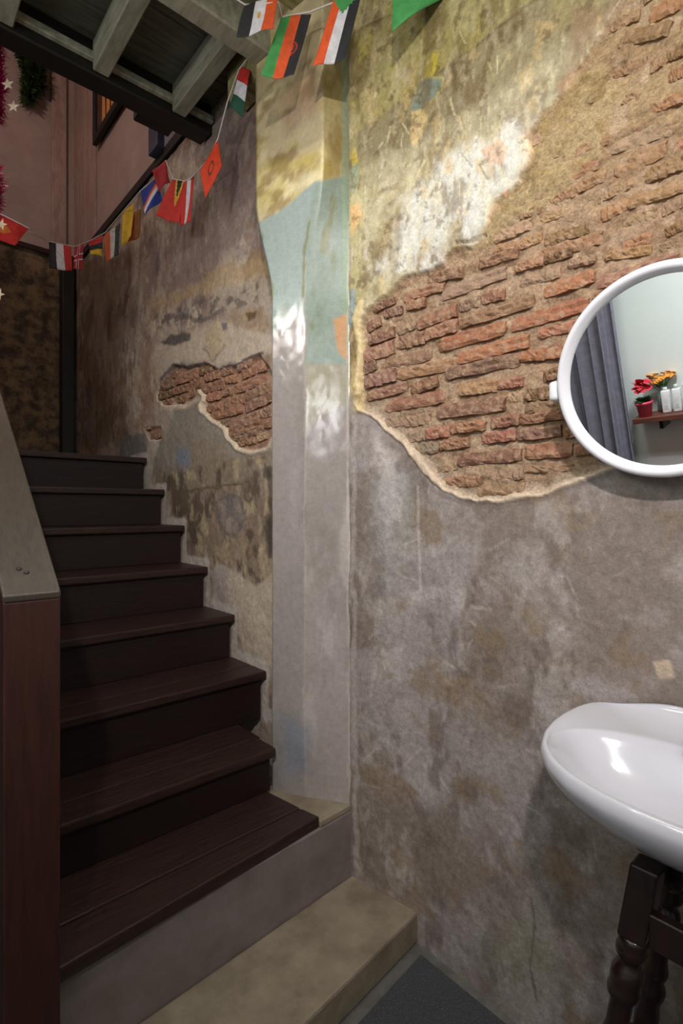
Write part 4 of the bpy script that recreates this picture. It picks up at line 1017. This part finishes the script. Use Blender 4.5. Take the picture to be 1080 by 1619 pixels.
OR, WH, BK, GR, RD, YE, BL_, DG = (232, 92, 40), (226, 226, 230), (44, 42, 46), (72, 158, 84), (206, 48, 40), (222, 176, 48), (40, 62, 150), (38, 92, 70)
def bunting(name, label, flags, string_pts, grp):
    root = empty(name, string_pts[0]); tag(root, label, 'bunting', grp)
    pts = []
    for a, b in zip(string_pts[:-1], string_pts[1:]):
        for k in range(4): pts.append(a + (b - a) * k / 4)
    pts.append(string_pts[-1])
    v, f = tube(pts, 0.0028, 6); kid(link('string', pyd('string', v, f, True), None, M_STRING), root)
    for i, (pix, dep, st, al, ex, nn, fl_lab) in enumerate(flags):
        P = [on_d(x, y, dep[k] if isinstance(dep, (list, tuple)) else dep) for k, (x, y) in enumerate(pix)]
        o = kid(link('flag', flag_mesh(P, st, al, 0.006, ex, nn, nn, i * 1.3)), root)
        o['label'] = fl_lab
        so = o.modifiers.new('thickness', 'SOLIDIFY'); so.thickness = 0.0012; so.offset = 0
    return root
tri = lambda u, t: GR if t < 0.30 and abs(u - 0.5) < 0.5 * (1 - t / 0.30) else None
def sun(u, t):
    r = math.hypot((u - 0.66) / 0.85, (t - 0.52) / 0.55) if u > 0.66 else 9
    return (176, 58, 44) if 0.14 < r < 0.20 or r < 0.09 else None
eg = lambda u, t: YE if abs(u - 0.5) < 0.06 and abs(t - 0.42) < 0.09 else None
A_FL = [
    ([(622, -40), (716, -62), (712, -14), (620, 50)], 1.50, [GR], 'h', None, 12, 'green flag nearest the brick wall'),
    ([(527, -2), (573, -14), (545, 92), (495, 108)], [1.58, 1.58, 1.57, 1.57], [OR, WH, BK], 'h', tri, 24, 'orange, white and black flag with green triangle'),
    ([(445, 27), (492, 22), (465, 121), (413, 121)], [1.64, 1.64, 1.63, 1.63], [GR, OR, BK], 'h', sun, 36, 'green, orange and black flag with a rising sun'),
    ([(387, 10), (440, -10), (433, 49), (373, 56)], [1.60, 1.60, 1.58, 1.58], [BK, WH, OR], 'h', eg, 24, 'black, white and orange flag with small yellow emblem')]
bunting('flag_bunting', 'string of large flags hanging across the timber ceiling beams', A_FL,
        [on_d(730, -70, 1.49), on_d(640, -36, 1.5), on_d(573, -12, 1.575), on_d(530, 3, 1.585), on_d(490, 19, 1.64), on_d(446, 27, 1.64), on_d(440, 4, 1.6), on_d(388, 8, 1.6), on_d(330, -30, 1.55)], 'flag bunting')
star = lambda u, t: (128, 60, 30) if 0.10 < math.hypot(u - 0.5, t - 0.5) < 0.17 else None
def tim(u, t):
    k = abs(u - 0.62) * 2.4 + t
    return BK if k < 0.42 else (YE if k < 0.66 else None)
def mar(u, t):
    return WH if abs(t - 0.62 + 0.5 * (u - 0.5)) < 0.09 else (OR if abs(t - 0.46 + 0.5 * (u - 0.5)) < 0.07 else None)
uk = lambda u, t: WH if 0.07 < min(abs(u - 0.5), abs(t - 0.5)) < 0.13 else None
def dx(x, xp=1.06): return xp / SA_W((x - CX) / FPX)
B_FL = [
    ([(380, 103), (396, 112), (382, 184), (362, 168)], [2.0, 1.98, 2.0, 2.02], [RD, WH, DG], 'v', None, 18, 'red, white and green flag under the beam'),
    ([(344, 219), (351, 262), (324, 313), (317, 272)], 2.14, [(236, 72, 34)], 'h', star, 18, 'orange red flag with a faint dark star'),
    ([(272, 284), (293, 287), (284, 354), (247, 341)], 2.36, [RD], 'h', tim, 24, 'red flag with black and yellow arrow'),
    ([(292, 288), (307, 277), (303, 352), (283, 355)], [2.36, 2.33, 2.33, 2.36], [RD, WH, RD], 'h', None, 18, 'red flag with a white stripe'),
    ([(241, 270), (262, 253), (268, 288), (250, 302)], 2.50, [(176, 36, 40)], 'h', None, 8, 'dark red flag'),
    ([(222, 302), (247, 281), (256, 316), (229, 340)], 2.55, [(38, 56, 142)], 'h', mar, 24, 'blue flag with white and orange stripes'),
    ([(204, 340), (223, 330), (221, 374), (203, 384)], 2.78, [(176, 60, 40), (150, 96, 44)], 'h', None, 8, 'red and brown flag'),
    ([(194, 336), (212, 321), (208, 374), (193, 389)], 2.76, [(226, 178, 44)], 'h', None, 8, 'yellow flag'),
    ([(166, 372), (190, 352), (188, 404), (167, 413)], 2.95, [(212, 90, 48), (206, 198, 190), (46, 64, 50)], 'h', None, 18, 'orange, white and dark green flag'),
    ([(140, 382), (163, 372), (161, 405), (142, 402)], 3.05, [RD, BK, YE], 'v', None, 12, 'red, black and yellow flag'),
    ([(117, 392), (133, 384), (129, 426), (116, 426)], 3.2, [(178, 40, 52)], 'h', uk, 24, 'red flag with a white cross'),
    ([(77, 382), (112, 390), (114, 428), (79, 425)], 3.45, [BK, WH, RD], 'h', None, 18, 'black, white and red flag at the dark corner')]
bunting('flag_bunting', 'string of small flags looping down above the stair wall', B_FL,
        [on_d(392, 92, 1.99), on_d(378, 110, 2.0), on_d(360, 160, 2.05), on_d(345, 218, 2.14), on_d(331, 250, 2.16), on_d(316, 267, 2.25), on_d(304, 280, 2.33), on_d(292, 287, 2.36), on_d(274, 283, 2.4), on_d(262, 254, 2.5), on_d(246, 282, 2.55), on_d(222, 302, 2.6), on_d(193, 336, 2.76), on_d(166, 368, 2.95), on_d(140, 382, 3.05), on_d(118, 390, 3.2), on_d(78, 382, 3.45), on_d(45, 366, 3.2)], 'flag bunting')
redroot = bunting('flag_bunting', 'single red flag with a golden sun beside the pink tinsel', [([(-18, 330), (46, 362), (22, 387), (-30, 372)], 2.3, [(206, 40, 34)], 'h', lambda u, t: (222, 120, 40) if math.hypot(u - 0.55, (t - 0.5)) < 0.16 else None, 18, 'red flag with golden sun')],
        [on_d(-60, 300, 2.3), on_d(-18, 329, 2.3), on_d(46, 361, 2.3)], 'flag bunting')

# ------------------------------------------------------------------ tinsel, stars, leafy garland
def tinsel(name, pts, rad, n, mat, label, cat, wd=0.004):
    v = []; f = []; r = random.Random(len(name) + n)
    P = [Vector(p) for p in pts]
    for k in range(n):
        t = r.random() * (len(P) - 1); i = min(int(t), len(P) - 2); c = P[i].lerp(P[i + 1], t - i)
        d = Vector((r.gauss(0, 1), r.gauss(0, 1), r.gauss(0, 1) - 0.3)).normalized(); s = d.orthogonal().normalized() * wd
        L = rad * r.uniform(0.7, 1.1); i0 = len(v)
        v += [c - s * 0.6, c + s * 0.6, c + d * L * 0.55 + s, c + d * L + s * 0.2, c + d * L * 0.55 - s]; f.append((i0, i0 + 1, i0 + 2, i0 + 3, i0 + 4))
    root = empty(name, P[0]); tag(root, label, cat)
    kid(tag(link('fringe', pyd('fringe', v, f), None, mat), kind='stuff'), root)
    tv, tf = tube(P, 0.003, 6); kid(link('cord', pyd('cord', tv, tf, True), None, mat), root)
    return root
M_TIN = simple('pink_foil', (214, 40, 120), 0.25, (170, 20, 90), 60, metal=0.6)
M_LEAFG = simple('dark_garland_green', (88, 112, 62), 0.5, (52, 76, 40), 30)
tinsel('tinsel_garland', [on_d(-6, 60, 2.0), on_d(-5, 110, 2.0), on_d(-4, 150, 2.0), on_d(-9, 185, 2.0)], 0.055, 900, M_TIN, 'fluffy pink tinsel hanging at the top left', 'tinsel')
tinsel('tinsel_garland', [on_d(-10, 270, 2.1), on_d(-10, 310, 2.1), on_d(-14, 345, 2.1)], 0.055, 600, M_TIN, 'fluffy pink tinsel hanging above the red flag', 'tinsel')
tinsel('leafy_garland', [on_y(36, 75, 4.31), on_y(44, 100, 4.31), on_y(47, 125, 4.31), on_y(45, 155, 4.31), on_y(46, 125, 4.31), on_y(52, 105, 4.31), on_y(61, 90, 4.31), on_y(62, 120, 4.31), on_y(62, 138, 4.31)], 0.085, 1700, M_LEAFG, 'dark green leafy garland on the pink upstairs wall', 'garland', 0.011)
def star_thing(px_, py_, d, r, rot, label):
    c = on_d(px_, py_, d); v = []; n = 10
    fwd = Vector((SA, CA, 0)); rt = Vector((CA, -SA, 0)); up = Vector((0, 0, 1))
    for k in range(n):
        a = rot + math.pi * k / 5; q = r if k % 2 == 0 else r * 0.42
        v.append(c + rt * q * math.cos(a) + up * q * math.sin(a))
    v += [c - fwd * 0.004, c + fwd * 0.004]
    f = [(k, (k + 1) % n, n) for k in range(n)] + [((k + 1) % n, k, n + 1) for k in range(n)]
    tag(link('star_ornament', fix_normals(pyd('star_ornament', v, f)), None, flat((226, 206, 178), 0.4)), label, 'star ornament', 'stars on the tinsel')
star_thing(12, 133, 1.97, 0.025, 1.7, 'upper cream star ornament on the pink tinsel')
star_thing(21, 168, 1.97, 0.024, 1.5, 'cream star ornament just below the upper one')
star_thing(2, 355, 2.0, 0.024, 1.3, 'cream star ornament in front of the red flag')
star_thing(-2, 465, 2.0, 0.024, 1.2, 'lowest cream star ornament at the left edge')
